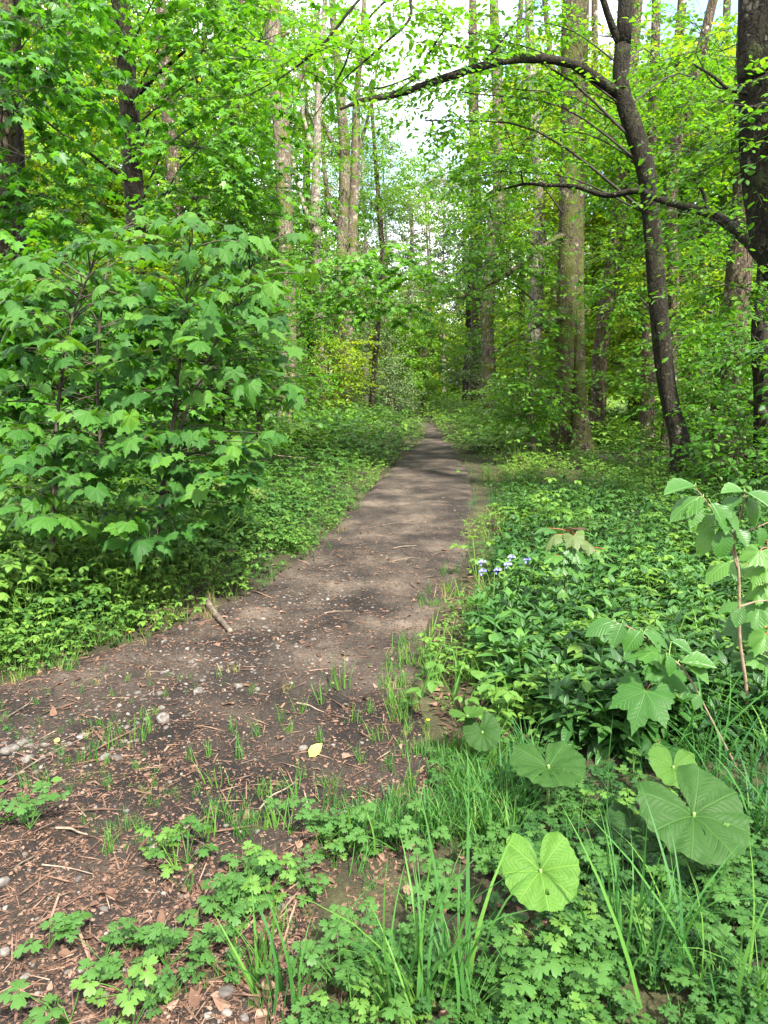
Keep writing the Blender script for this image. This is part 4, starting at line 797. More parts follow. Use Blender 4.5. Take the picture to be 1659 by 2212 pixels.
def inpoly(p, q):
    c = False
    for i in range(len(q)):
        u, v = q[i], q[i-1]
        if (u[1] > p[1]) != (v[1] > p[1]) and p[0] < (v[0]-u[0])*(p[1]-u[1])/(v[1]-u[1])+u[0]: c = not c
    return c
NODES = np.array([spline([at(*q) for q in st], 30)[k] for st in stems for k in range(4, 30)]); n = 0
while n < 262:
    p = rng.uniform([0, 470], [640, 1190]) if n < 200 else rng.uniform([0, 930], [520, 1200])
    if not inpoly(p, OUT): continue
    e = at(p[0], p[1], rng.uniform(4.3, 4.9) if n >= 200 else rng.choice([rng.uniform(4.5, 5.1), rng.uniform(5, 6.3)])); near = NODES[np.argmin(np.linalg.norm(NODES-e, axis=1)+1.2*np.abs(e[2]-NODES[:, 2]-.12))]; d = e-near
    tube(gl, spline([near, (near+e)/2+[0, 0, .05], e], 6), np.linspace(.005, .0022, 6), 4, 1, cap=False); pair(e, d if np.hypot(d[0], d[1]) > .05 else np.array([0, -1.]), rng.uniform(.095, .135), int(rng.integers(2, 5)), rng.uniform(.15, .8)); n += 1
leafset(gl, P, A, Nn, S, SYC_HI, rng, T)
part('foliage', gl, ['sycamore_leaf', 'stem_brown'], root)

# ------------------------------------------------------------------ young plants at the right
def plantlet(name, label, cat, stem, r0, stemmat, leaves, tpl, leafm, petm, rng, extra=(), third=None):
    """leaves: (px, py of the leaf's stalk end, depth, length, tip direction in the picture plane x,z, towards-viewer y, tint[, material])"""
    pts = [at(*q) for q in stem]; x, y = pts[0][0], pts[0][1]; z = surf1(x, y); pts[0][2] = z-.03
    root = thing(name, label, cat, (x, y, z)); C = spline(pts, 34); g = Geo(); tube(g, C, np.linspace(r0, r0*.35, 34), 7, lump=.12); part('stem', g, [stemmat], root)
    for b in extra:
        g = Geo(); B = [at(*q) for q in b]; tube(g, spline(B, 16), np.linspace(r0*.6, r0*.25, 16), 5); part('side_branch', g, [stemmat], root)
    allc = np.vstack([C]+[spline([at(*q) for q in b], 16) for b in extra])
    for L in leaves:
        px, py, Y, sz, (ax, az), ay, tn = L[:7]; q = at(px, py, Y); g = Geo(); c = allc[np.argmin(np.linalg.norm(allc-q, axis=1)+.5*np.maximum(0, allc[:, 2]-q[2]+.02))]
        tube(g, np.array([c, (c+q)/2+[0, 0, .012], q]), [.0028, .002, .0016], 4, 1, cap=False)
        nn = np.array([0, -.25, 1.])+rng.normal(0, .15, 3) if len(L) < 9 else np.array(L[8], float)
        leafset(g, [q], [np.array([ax, ay, az])], [nn], [sz*.88], [tpl[rng.integers(len(tpl))]], rng, [tn]); part('leaf', g, [L[7] if len(L) > 7 and L[7] else leafm, petm], root)
    return root
rng = np.random.default_rng(77); YH = 2.95
plantlet('hazel_sapling', 'tall thin hazel sapling with bright drooping leaves at the right edge', 'sapling',
    [(1600, 1640, YH), (1613, 1500, YH), (1598, 1380, YH), (1596, 1240, YH), (1586, 1180, YH), (1590, 1140, YH), (1606, 1090, YH), (1608, 1062, YH)], .0085, 'stem_pale',
    [(1505, 1050, YH, .17, (-1, -.02), -.3, .55), (1520, 1072, YH, .17, (-1, -.12), -.4, .6), (1535, 1085, YH-.03, .16, (.45, -.8), -.5, .5), (1500, 1085, YH-.02, .12, (-.2, -.9), -.5, .7), (1540, 1110, YH, .12, (-.8, -.5), -.4, .9), (1560, 1105, YH-.02, .12, (.7, -.6), -.5, .6),
     (1540, 1140, YH, .13, (-.7, -.6), -.3, .9), (1555, 1140, YH-.03, .14, (.1, -1), -.4, .45), (1590, 1105, YH, .1, (-1, .1), -.3, .8), (1600, 1075, YH, .11, (-.9, -.2), -.5, .5), (1608, 1062, YH, .13, (-.8, .15), -.3, .7), (1612, 1064, YH-.02, .15, (.7, -.35), -.5, .5), (1618, 1075, YH, .13, (.5, -.8), -.4, .6), (1590, 1140, YH, .1, (.3, -.6), -.6, .5), (1640, 1138, YH, .09, (.2, -.9), -.4, .45),
     (1595, 1300, YH, .1, (-.9, .1), -.3, .6), (1600, 1310, YH, .1, (-.3, -.8), -.4, .5), (1575, 1215, YH, .13, (-.9, -.2), -.3, .9)],
    HAZEL, 'hazel_leaf', 'stem_green', rng, extra=[[(1594, 1230, YH), (1575, 1170, YH), (1545, 1110, YH), (1500, 1050, YH)], [(1588, 1160, YH), (1620, 1145, YH), (1659, 1128, YH)], [(1598, 1310, YH), (1630, 1300, YH), (1670, 1295, YH)]])
plantlet('hazel_sapling', 'slanting hazel shoot with soft drooping leaves over the dark mercury leaves', 'sapling',
    [(1602, 1650, 2.75), (1540, 1560, 2.75), (1480, 1450, 2.75), (1420, 1400, 2.75), (1370, 1360, 2.75), (1320, 1340, 2.75)], .005, 'stem_pale',
    [(1330, 1342, 2.75, .13, (-1, .05), -.3, .4), (1345, 1345, 2.73, .12, (-.5, -.7), -.5, .35), (1385, 1362, 2.73, .12, (-.7, -.5), -.4, .55), (1390, 1365, 2.72, .11, (.7, -.6), -.4, .5), (1400, 1360, 2.75, .11, (.8, -.2), -.3, .45), (1425, 1400, 2.75, .08, (.2, -.9), -.4, .6), (1440, 1415, 2.73, .09, (.3, -.9), -.5, .5), (1470, 1430, 2.75, .15, (.9, .1), -.3, .6), (1480, 1432, 2.73, .13, (.8, -.5), -.4, .65), (1450, 1385, 2.8, .1, (.8, -.3), -.4, .4), (1510, 1500, 2.73, .07, (-.4, -.8), -.5, .45)],
    HAZEL, 'hazel_leaf', 'stem_green', rng)
plantlet('maple_seedling', 'bright young maple reaching in from the right edge behind the hazel sapling', 'sapling',
    [(1668, 1560, 3.3), (1672, 1400, 3.3), (1665, 1250, 3.3), (1655, 1150, 3.3)], .006, 'stem_red',
    [(1640, 1190, 3.2, .11, (-.6, -.6), -.5, .9), (1650, 1225, 3.2, .12, (-.7, -.5), -.5, .95), (1645, 1265, 3.2, .11, (-.4, -.8), -.5, .9), (1590, 1220, 3.3, .1, (-.8, -.4), -.4, .9), (1640, 1310, 3.2, .15, (-.3, -.7), -.6, .6), (1600, 1350, 3.3, .12, (-.4, -.7), -.5, .2), (1650, 1415, 3.1, .13, (-.8, -.2), -.4, .7), (1610, 1420, 3.2, .12, (.1, -.8), -.5, .35), (1655, 1370, 3.1, .12, (-.5, -.5), -.5, .8)],
    SYC_HI, 'hazel_leaf', 'stem_red', rng)
plantlet('sycamore_seedling', 'sycamore seedling with one very large fan-shaped lobed leaf at lower right', 'seedling',
    [(1414, 1650, 2.95), (1415, 1560, 2.95), (1418, 1500, 2.95), (1416, 1430, 2.95)], .005, 'stem_red',
    [(1395, 1492, 2.78, .2, (-.42, -.5), -.6, .35, None, (-.1, -.55, 1)), (1440, 1430, 2.9, .18, (.55, -.65), -.5, .45, None, (.3, -.5, 1)), (1408, 1408, 2.95, .13, (-.6, .0), -.6, .6), (1418, 1412, 3.05, .11, (.5, .1), .3, .6), (1405, 1600, 2.8, .1, (-.7, -.2), -.6, .1), (1425, 1610, 2.75, .13, (.8, -.1), -.5, .12), (1425, 1440, 3, .1, (-.5, -.4), .2, .4)],
    SYC_HI, 'sycamore_leaf', 'stem_red', rng)
plantlet('maple_sapling', 'small maple sapling with pinkish new leaves at its top, rising from the mercury bed', 'sapling',
    [(1216, 1290, 4.3), (1222, 1240, 4.3), (1232, 1190, 4.3), (1242, 1150, 4.3)], .005, 'stem_brown',
    [(1240, 1142, 4.3, .075, (-.3, .35), -.5, .9, 'pink_leaf'), (1246, 1140, 4.3, .08, (.55, .1), -.4, .95, 'pink_leaf'), (1200, 1155, 4.25, .11, (-.75, -.35), -.5, .25, 'pink_leaf'), (1240, 1158, 4.2, .11, (.1, -.65), -.7, .3, 'pink_leaf'), (1270, 1170, 4.25, .11, (.7, -.6), -.4, .3, 'pink_leaf'), (1290, 1190, 4.2, .07, (.8, -.1), -.4, 1.), (1305, 1185, 4.2, .06, (.6, .3), -.4, 1.), (1300, 1200, 4.2, .06, (.4, -.7), -.4, 1.), (1185, 1140, 4.35, .1, (-.7, .1), -.3, .4, 'hazel_leaf'),
     (1240, 1185, 4.2, .12, (.5, -.5), -.5, .5), (1220, 1195, 4.2, .11, (-.7, -.3), -.4, .45), (1245, 1200, 4.2, .12, (.8, -.4), -.4, .6), (1215, 1215, 4.2, .11, (-.6, -.5), -.5, .5), (1240, 1225, 4.2, .12, (.6, -.5), -.5, .7), (1200, 1200, 4.2, .1, (-.8, -.3), -.4, .8), (1218, 1275, 4.2, .08, (.1, -.8), -.5, .85)],
    SYC_HI, 'hazel_leaf', 'stem_red', rng)

# butterbur: round leaves on single stalks
def round_leaf(nr=96, holes=0, rng=None, wav=.035, cup=.12):
    ph0 = rng.uniform(0, 6)
    th = np.linspace(-3.0, 3.0, nr); r = 1-.06*np.cos(th)+.05*np.cos(2*th)
    r = r*np.where(np.abs(th) > 2.62, 1-.62*((np.abs(th)-2.62)/.38)**1.6, 1)*(1+.02*np.cos(th*23+ph0)+.015*np.cos(th*9+2))
    out = [(math.sin(a)*q, math.cos(a)*q) for a, q in zip(th, r)][::-1]
    ph = rng.uniform(0, 6, 4)
    def bend(x, y):
        a = np.arctan2(x, y); R = np.sqrt(x*x+y*y)
        return cup*R**1.5+wav*R*(np.sin(a*3+ph[0])+.7*np.sin(a*5+ph[1]))-.10*R*np.abs(np.sin(a*4.03))**6*0-.12*np.exp(-(R/.16)**2)-.06*np.clip(R-.7, 0, 1)*4*R+.05*R*np.abs(np.cos(a*4.03))**.6+.018*np.sin(R*24+np.abs(np.sin(a*4.03))*5)*np.clip(R, 0, .9)+.05*(fbm(x*3+ph[2]*9, y*3+ph[3]*9, 5)-.47)+.03*R*R*np.sin(a*13+ph[1])
    v, f, u = fan(out, (.12, .28, .45, .62, .78, .9, 1), bend)
    if holes:
        cen = v[f].mean(1); kill = np.zeros(len(f), bool)
        for k in range(holes): h = np.array([rng.uniform(-.55, .55), rng.uniform(.15, .75)]); kill |= np.linalg.norm(cen[:, :2]-h, axis=1) < rng.uniform(.035, .06)
        f = f[~kill]
    return v, f, u
rng = np.random.default_rng(8)
def butterbur(label, px, py, Y, size, axis, normal, tint, holes=0, sw=1.0, cup=.1, wav=.035):
    q = at(px, py, Y); z = surf1(q[0], q[1]+.05); root = thing('butterbur_plant', label, 'plant', (q[0]+.02, q[1]+.06, z), 'butterbur leaves in the verge')
    g = Geo(); tube(g, spline([(q[0]+.02, q[1]+.06, z-.02), (q[0]+.015, q[1]+.05, (z+q[2])/2), q], 10), np.linspace(.007, .0045, 10), 6); part('stalk', g, ['stem_green'], root)
    g = Geo(); leafset(g, [q], [np.array(axis, float)], [np.array(normal, float)], [size], [round_leaf(96, holes, rng, wav, cup)], rng, [tint]); part('leaf', g, ['butterbur_leaf'], root)
butterbur('round butterbur leaf with several small holes, in front of the dark mercury bed', 1185, 1652, 2.4, .135, (.12, -1, -.12), (0, -.5, 1), .5, 5)
butterbur('largest butterbur leaf, big and kidney-shaped at the lower right edge', 1500, 1755, 2.0, .162, (.35, -.75, -.35), (.1, -.75, 1), .42, 2, cup=.04)
butterbur('pale bright butterbur leaf folded up, nearest the camera of the round leaves', 1168, 1878, 1.82, .11, (.05, -.8, -.55), (-.1, -.8, .8), 1., 1, cup=.05, wav=.05)  # full tint: dappled sun put into this leaf's colour
butterbur('small butterbur leaf tilted edge-on at the soil edge of the verge', 1010, 1545, 2.85, .075, (.3, -.6, .1), (.1, -.3, 1), .75, cup=.25)
butterbur('dull butterbur leaf hanging beneath the small tilted one', 1042, 1580, 2.8, .08, (.2, -.6, -.6), (-.2, -.7, .8), .4, cup=.05)
butterbur('shaded butterbur leaf half hidden left of the largest round leaf', 1375, 1790, 2.25, .11, (-.3, -.8, -.2), (-.1, -.4, 1), .1)  # low tint: the shade on this leaf is painted into its colour
butterbur('yellowish young butterbur leaf behind the largest round leaf', 1455, 1655, 2.45, .095, (-.2, -.8, -.35), (.1, -.5, 1), .8)
# ------------------------------------------------------------------ ground cover nobody could count
rng = np.random.default_rng(3)
MERC = [shoot_mercury(rng) for _ in range(6)]; MERCL = [shoot_mercury(rng, True) for _ in range(4)]
TRI = [shoot_trifol(rng, .26, 6, .055, OVAL) for _ in range(6)]; BIG = [shoot_trifol(rng, .42, 9, .06, OVAL) for _ in range(5)]; TRIL = [shoot_trifol(rng, .26, 4, .075, TINY, True) for _ in range(4)]
BUT = [shoot_buttercup(rng) for _ in range(6)]
TUFT = [tuft(rng, 16, .2, .03, .0035) for _ in range(4)]; TUFTL = [tuft(rng, 7, .26, .06, .006) for _ in range(3)]
def cover(name, label, cat, sets, mats):
    g = Geo()
    for tpl, mat, (x, y), s, sc, tint in sets:
        plant(g, tpl, x, y, rng, sc*(.5+.75*rng.uniform(0, 1, len(x))+.5*fbm(x*1.3, y*1.3, 66)-.22)*s, 0, mat, tint)
    return tag(link(name, g.mesh(name, mats)), label, cat, kind='stuff')
def sel(n, y0, y1, cond, power=1.0):
    x, y = scatter(n, y0, y1, rng, power); s = sdist(x, y); k = cond(x, y, s); return x[k], y[k], s[k]
def tn(x, y, base=.45, amp=.8, sd=.2): return np.clip(base+amp*(fbm(x*.8, y*.8, 61)-.47)*2+rng.normal(0, sd, len(x)), 0, 1)
right = lambda x, y: x > pathx(y)
# dog's mercury bed
x, y, s = sel(5200, 2.9, 9, lambda x, y, s: right(x, y) & (s > .28+.25*fbm(x*2, y*2, 71)) & ((y > 3.3) | (x > .75)))
sA = ([MERC, 0, (x, y), sst(.1, .6, s)*.4+.65, 1.0, tn(x, y, .42)])
x, y, s = sel(700, 2.9, 9, lambda x, y, s: right(x, y) & (s > .2) & (fbm(x*1.5, y*1.5, 74) > .47)); sB = ([TRI, 1, (x, y), np.full(len(x), .95), 1.0, tn(x, y, .7)])
x, y, s = sel(260, 2.9, 8, lambda x, y, s: right(x, y) & (s > .2)); sC = ([TUFT, 2, (x, y), np.full(len(x), 1.25), 1.0, tn(x, y, .6)])
cover('dogs_mercury', 'thick bed of dark glossy dog\'s mercury leaves right of the path', 'ground cover', [sA, sB, sC], ['mercury_leaf', 'herb_leaf', 'grass_blade'])
# mixed herbs
def herbs(cond, n, y0, y1, power, tpl, sc, base, mat=0, h=.55):
    x, y, s = sel(n, y0, y1, cond, power); return [tpl, mat, (x, y), h+(1.05-h)*sst(0, .9, s), sc, tn(x, y, base)]
L_ = lambda x, y, s: (~right(x, y)) & (s > -.1+.24*fbm(x*3, y*3, 72)); R_ = lambda x, y, s: right(x, y) & (s > .03+.16*fbm(x*3, y*3, 73)-.13*sst(5, 8, y))
cover('verge_herbs', 'mixed low herbs and bramble leaves covering the bank left of the path', 'ground cover',
      [herbs(lambda x, y, s: (~right(x, y)) & (s > .16), 1050, 3.1, 7, 1, BIG, 1., .72, 0, .4), herbs(L_, 2600, 3.1, 7, 1, TRI, 1., .5), herbs(L_, 4200, 6.5, 14, 1, TRI, 1.1, .4), herbs(L_, 9500, 13, 45, .5, TRIL, 1.5, .5), herbs(L_, 500, 3.2, 12, 1, TUFT, 1.1, .5, 1)], ['herb_leaf', 'grass_blade'])
cover('woodland_herbs', 'fresh green woodland herbs carpeting the ground right of the path', 'ground cover',
      [herbs(R_, 900, 3.3, 8, 1, TRI, .85, .7), herbs(lambda x, y, s: R_(x, y, s) & (s > .3), 3600, 8, 17, 1, TRI, .75, .6), herbs(R_, 12000, 15, 50, .5, TRIL, 1.5, .92), herbs(lambda x, y, s: R_(x, y, s) & (s > .5) & (fbm(x*.9, y*.9, 90) > .5), 260, 6, 16, 1, BIG, 1.0, .7), herbs(lambda x, y, s: R_(x, y, s) & (s < 1.2), 2600, 6, 20, 1, TUFTL, .8, .6, 1)], ['herb_leaf', 'grass_blade'])  # high tint on the far herbs paints sun onto the verge
# grass strip along the edges
edge = lambda x, y, s: (s > -.12) & (s < .42) & (fbm(x*2.5, y*2.5, 75) > .42)
x, y, s = sel(5200, 2.3, 22, edge); k = (right(x, y)) | (rng.uniform(0, 1, len(x)) < .5); x, y, s = x[k], y[k], s[k]
gA = [TUFT, 0, (x, y), .45+.45*sst(-.1, .3, s), 1., tn(x, y, .55)]
x, y, s = sel(420, 1.6, 5, lambda x, y, s: (s > -.35) & (s < .1) & right(x, y) & (fbm(x*2, y*2, 76) > .45)); gB = [TUFT, 0, (x, y), np.full(len(x), .4), 1., tn(x, y, .5)]
x, y, s = sel(2200, 1.4, 4.2, lambda x, y, s: (s < -.02) & (fbm(x*1.6+4, y*1.6, 77) > .57)); gC = [TUFT, 0, (x, y), np.full(len(x), .28), 1., tn(x, y, .6)]
cover('verge_grass', 'thin green grass along the edges of the path', 'grass', [gA, gB, gC], ['grass_blade'])
# long grass at the right edge
x, y = rng.uniform(1.25, 3.0, 230), rng.uniform(1.9, 3.6, 230); k = x > 1.02*TX*y*.72; x, y = x[k], y[k]
TALL = [tuft(rng, 14, .42, .05, .005, (.4, 2.0)) for _ in range(4)]
cover('long_grass', 'long lush grass around the foot of the hazel sapling', 'grass', [[TALL, 0, (x, y), np.ones(len(x)), 1., tn(x, y, .5)]], ['grass_blade'])
# low creeping herbs below the butterbur
x, y, s = sel(1500, 1.35, 3.4, lambda x, y, s: (s > .0) & right(x, y) & (y < 3.0) & (fbm(x*3, y*3, 79) > .44)); cA = [BUT, 0, (x, y), np.full(len(x), .8), 1., tn(x, y, .45)]
x, y, s = sel(300, 1.35, 3.4, lambda x, y, s: (s > .1) & right(x, y)); cB = [TUFT, 1, (x, y), np.full(len(x), .5), 1., tn(x, y, .35)]
cover('creeping_herbs', 'low creeping leaves and moss under the butterbur leaves', 'ground cover', [cA, cB], ['buttercup_leaf', 'grass_blade'])

# litter and gravel
chip = np.array([(-.5, -1, 0), (.5, -1, 0), (.62, 0, .22), (-.6, 0, .18), (.1, 1, 0)]); CHIP = [(chip*[1, 1, 1], np.array([(0, 1, 2), (0, 2, 3), (3, 2, 4)]), chip[:, :2]), (chip*[.5, 1.3, 2], np.array([(0, 1, 2), (0, 2, 3), (3, 2, 4)]), chip[:, :2])]
x, y, s = sel(150000, 1.35, 13, lambda x, y, s: (s < .25) & (rng.uniform(0, 1, len(x)) < .25+1.5*np.clip(fbm(x*2.1, y*2.1, 81)-.3, 0, 1)))
g = Geo(); sz = np.minimum(np.exp(rng.normal(math.log(.0044), .5, len(x)))*(1+.05*y), .011); plant(g, CHIP, x, y, rng, sz, 0, 0, np.clip(rng.beta(2.2, 2.4, len(x)), 0, 1), surf(x, y)+.006, .35)
x, y, s = sel(7000, 3, 14, lambda x, y, s: (s > .1) & (s < 2.5)); sz = rng.uniform(.01, .03, len(x)); plant(g, CHIP, x, y, rng, sz, 0, 0, rng.beta(2, 2.4, len(x)), surf(x, y)+.012, .3)
x, y, s = sel(95000, 2.6, 18, lambda x, y, s: (s < .15) & (rng.uniform(0, 1, len(x)) < .12+.75*sst(2.8, 6.5, y+2.5*(fbm(x*1.1, y*1.1, 85)-.47)))& (rng.uniform(0, 1, len(x)) < .3+1.6*np.clip(fbm(x*1.7, y*1.7, 82)-.33, 0, 1))); sz = np.exp(rng.normal(math.log(.0056), .5, len(x)))*(1+.045*y); plant(g, CHIP, x, y, rng, sz, 0, 0, np.clip(rng.beta(2.4, 1.8, len(x)), 0, 1), surf(x, y)+.008, .35)
SPL = np.array([(-.03, -1, 0), (.03, -1, .02), (.05, 0, .03), (-.02, 0, .05), (.03, 1, 0)]); SPLT = [(SPL, np.array([(0, 1, 2), (0, 2, 3), (3, 2, 4)]), SPL[:, :2])]
x, y, s = sel(4200, 1.5, 15, lambda x, y, s: s < .1); plant(g, SPLT, x, y, rng, np.exp(rng.normal(math.log(.03), .5, len(x)))*(1+.06*y), 0, 0, np.clip(rng.beta(2.2, 1.6, len(x)), 0, 1), surf(x, y)+.009, .15)
x, y, s = sel(700, 1.4, 9, lambda x, y, s: (s > -.9) & (s < .7)); k = rng.uniform(0, 1, len(x)) < .35+.65*sst(-.5, .1, sdist(x, y)); x, y = x[k], y[k]
BROWN = [ovate(5, .3, .7, .3), ovate(5, .34, -.5, -.4)]; R_ = frames(np.stack([rng.normal(0, 1, len(x)), rng.normal(0, 1, len(x)), rng.normal(0, .15, len(x))], -1), np.array([0, 0, 1.])+rng.normal(0, .3, (len(x), 3)), rng.uniform(.022, .05, len(x)))
g.inst(BROWN[0], R_[::2], np.stack([x, y, surf(x, y)+.008], -1)[::2], 0, rng.uniform(.35, .95, len(x))[::2]); g.inst(BROWN[1], R_[1::2], np.stack([x, y, surf(x, y)+.008], -1)[1::2], 0, rng.uniform(.35, .95, len(x))[1::2])
tag(link('leaf_litter', g.mesh('leaf_litter', ['litter'], smooth=False)), 'reddish brown bud scales and leaf litter strewn over the dark soil', 'leaf litter', kind='stuff')
def ico(seed, sq=.6):
    import bmesh
    bm = bmesh.new(); bmesh.ops.create_icosphere(bm, subdivisions=2, radius=1); V = np.array([v.co[:] for v in bm.verts]); F = np.array([[v.index for v in f.verts] for f in bm.faces]); bm.free()
    r = 1+.5*(vn(V[:, 0]*1.3+seed*5, V[:, 1]*1.3+V[:, 2]*2.1+seed, seed)-.5)+.25*(vn(V[:, 0]*3+seed, V[:, 2]*3+V[:, 1]*2, seed+3)-.5); V = np.sign(V)*np.abs(V)**.8*r[:, None]*np.array([1, .72, sq]); return V, F, V[:, :2].copy()
PEB = [ico(s, q) for s, q in ((1, .5), (2, .65), (3, .4), (4, .55))]
pc = np.array([gp(*q)[:2] for q in [(60, 1630), (20, 1600), (140, 1590), (330, 1540), (360, 1490), (420, 1420), (470, 1450), (400, 1380), (580, 1370), (640, 1290), (690, 1300), (540, 1330), (760, 1250), (600, 1420)]])
c = pc[rng.integers(0, len(pc), 1300)]; x = c[:, 0]+rng.normal(0, .2, 1300); y = c[:, 1]+rng.normal(0, .16, 1300); a, b, s = sel(1500, 1.5, 9, lambda x, y, s: s < -.05); x = np.append(x, a); y = np.append(y, b)
k = sdist(x, y) < .02; x, y = x[k], y[k]; sz = np.exp(rng.normal(math.log(.0058), .5, len(x)))
g = Geo(); plant(g, PEB, x, y, rng, sz, 0, 0, rng.beta(2.4, 2.0, len(x)), surf(x, y)+.003, .2)
tag(link('gravel', g.mesh('gravel', ['gravel'])), 'pale gravel scattered over the left side of the path', 'gravel', kind='stuff')

# ------------------------------------------------------------------ single things on the ground
STONE = []
for i, (px, py, s) in enumerate([(515, 1482, .035), (428, 1492, .042), (572, 1356, .028), (582, 1362, .022), (438, 1470, .02), (352, 1553, .05), (20, 1620, .055), (50, 1605, .04), (60, 1640, .035), (96, 1610, .03), (175, 1590, .03), (345, 1500, .026), (395, 1330+60, .02), (415, 1430, .03), (707, 1295, .03), (640, 1390, .016), (600, 1395, .018), (8, 1905, .03), (10, 2055, .022), (655, 1612, .03), (300, 1480, .016), (355, 1385, .025), (625, 1418, .016), (478, 1440, .018), (540, 1405, .02), (500, 1360, .02), (650, 1340, .018), (350, 1528, .026)]):
    p = gp(px, py); g = Geo(); g.inst(ico(20+i, .34+.25*(i % 3)/2), rotz(i*1.7, s*.8)[None], np.array([[p[0], p[1], p[2]+s*.05]]), 0)
    big = {0: 'roundish pinkish white stone standing out on the path', 1: 'flat pale stone left of the roundish white stone', 5: 'wide flat whitish stone set in the soil by the grass patch', 6: 'big pale cobble at the left edge of the path', 17: 'grey stone half cut by the left edge in dark soil', 19: 'pale stone beside the fallen yellow leaf'}.get(i)
    tag(link('stone', g.mesh('stone', ['stone']), None), big or 'small pale weathered stone lying on the path', 'stone', None if big else 'small stones on the path')
# the cut stick and other sticks
def stick(name, label, pts, r, mat, k=7, group=None, lift=.6, parts=None):
    P = [gp(*q) for q in pts]; P = [p+[0, 0, r*lift] for p in P]; g = Geo()
    if len(P) == 2 and r < .01: d = P[1]-P[0]; P = [P[0], P[0]+d*.4+np.array([-d[1], d[0], .01])*.09, P[0]+d*.7+np.array([-d[1], d[0], .02])*.02, P[1]]
    tube(g, spline(P, 6*len(P)), np.linspace(r, r*.6, 6*len(P)), k, lump=.25, seed=int(pts[0][0])); return tag(link(name, g.mesh(name, [mat])), label, 'stick', group)
stick('fallen_stick', 'stout grey-brown stick with dark cut end lying at the left path edge', [(448, 1302), (458, 1322), (478, 1345), (498, 1368)], .026, 'dead_wood', 10)
stick('fallen_branch', 'old fallen branch in the leaf litter under the sycamore shrub', [(-20, 1060), (40, 1078), (120, 1092)], .045, 'dead_wood', 10, lift=1.5)
TW = [((30,1660),(110,1625),(190,1590)), ((15,1680),(90,1640),(130,1622)), ((215,1455),(175,1478)), ((322,1450),(352,1452)), ((400,1550),(432,1534)), ((95,1955),(160,1925)), ((90,1870),(150,1876),(205,1890)), ((310,1845),(345,1820)), ((425,1820),(450,1835)), ((480,1905),(510,1935)), ((355,2000),(380,1965)), ((40,2180),(110,2190)), ((840,1215),(890,1205),(945,1212)), ((760,1285),(830,1300)), ((800,1140),(860,1130),(930,1135)), ((700,1325),(760,1320)), ((620,2035),(690,2065)), ((0,1560),(60,1520),(70,1505)), ((560,1750),(640,1690)), ((880,1060),(950,1052)), ((790,1255),(850,1262)), ((850,1185),(900,1178)), ((440,1960),(500,1935)), ((250,2085),(330,2060)), ((120,1790),(190,1805)), ((870,1130),(960,1120)), ((760,1180),(830,1172)), ((640,1520),(700,1540)), ((300,1740),(340,1700)), ((910,1250),(960,1242)), ((690,1230),(760,1236)), ((30,1880),(75,1850)), ((520,1650),(580,1640))]
for i, pts in enumerate(TW):
    r = .002+.003*((i*37) % 10)/10; pale = i % 3 == 0
    stick('twig', 'thin pale twig lying on the path' if pale else 'thin dark brown twig lying on the path', pts, r, 'pale_wood' if pale else 'dead_wood', 5, 'pale twigs on the path' if pale else 'dark twigs on the path', 1.2)
stick('dead_cane', 'pale dry bramble cane arching through the herbs at the left', [(100, 1270), (150, 1215), (215, 1170)], .006, 'pale_wood', 5, None, 22)
stick('dead_cane', 'pale dry forked cane low in the herbs left of the stout stick', [(130, 1265), (200, 1250), (260, 1200)], .005, 'pale_wood', 5, None, 20)
for i, (px, py, dx, dy, h) in enumerate([(640, 960, 60, -20, 30), (700, 985, -70, -25, 26), (560, 1010, 80, -30, 40), (600, 1040, 60, 5, 30), (740, 940, -40, -30, 30), (520, 985, 50, -40, 34), (680, 930, 30, -34, 40), (610, 930, -50, -30, 34), (800, 925, 30, -22, 30)]):
    stick('dry_stalk', 'thin dry pale stalk arching out of the herbs on the left bank', [(px, py), (px+dx*.5, py+dy*.5), (px+dx, py+dy)], .005, 'pale_wood', 4, 'dry stalks on the left bank', 45+h)
# mossy stump
p = gp(480, 1110); g = Geo(); g.inst(ico(91, .55), rotz(.3, .42)[None], np.array([p+[0, .4, .12]])); tag(link('mossy_stump', g.mesh('mossy_stump', ['moss'])), 'low mossy stump under the right side of the sycamore shrub', 'stump')
# fallen leaves
for i, (px, py, s, lab, az) in enumerate([(668, 1640, .075, 'large yellow leaf standing up on the dark soil', .9), (18, 1578, .045, 'fresh green leaf lying by the cobbles at the left edge', .1), (12, 1690, .05, 'green leaf in the grass at the left edge below the cobbles', .2), (110, 1692, .045, 'pale green pointed leaf lying on the soil near the left edge', .1), (130, 1605, .035, 'small yellow leaf lying among the gravel', .1), (720, 1955, .03, 'pale brown curled leaf in the buttercups', .4), (985, 1022, .09, 'pale broad leaf lying on the far path', .3)]):
    p = gp(px, py); g = Geo(); a = np.array([math.cos(i*2.1+.6), math.sin(i*2.1+.6)*.6, az]); leafset(g, [p+[0, 0, .012]], [a], [np.array([.1, -.6, 1])], [s], [OVAL[i % 2]], rng, [.5 if i in (0, 4) else .95]); tag(link('fallen_leaf', g.mesh('fallen_leaf', ['yellow_leaf' if i in (0, 4) else 'litter' if i == 5 else 'hazel_leaf'])), lab, 'leaf')

# ------------------------------------------------------------------ countable plants in front
def proto(name, label, cat, tpl, mat, loc, group):
    g = Geo(); g.add(tpl[0], tpl[1], 0, .5, tpl[2]); o = link(name, g.mesh(name, [mat]), None, loc); return tag(o, label, cat, group)
def tinted(tpl, t):
    g = Geo(); g.add(tpl[0], tpl[1], 0, t, tpl[2]); return g
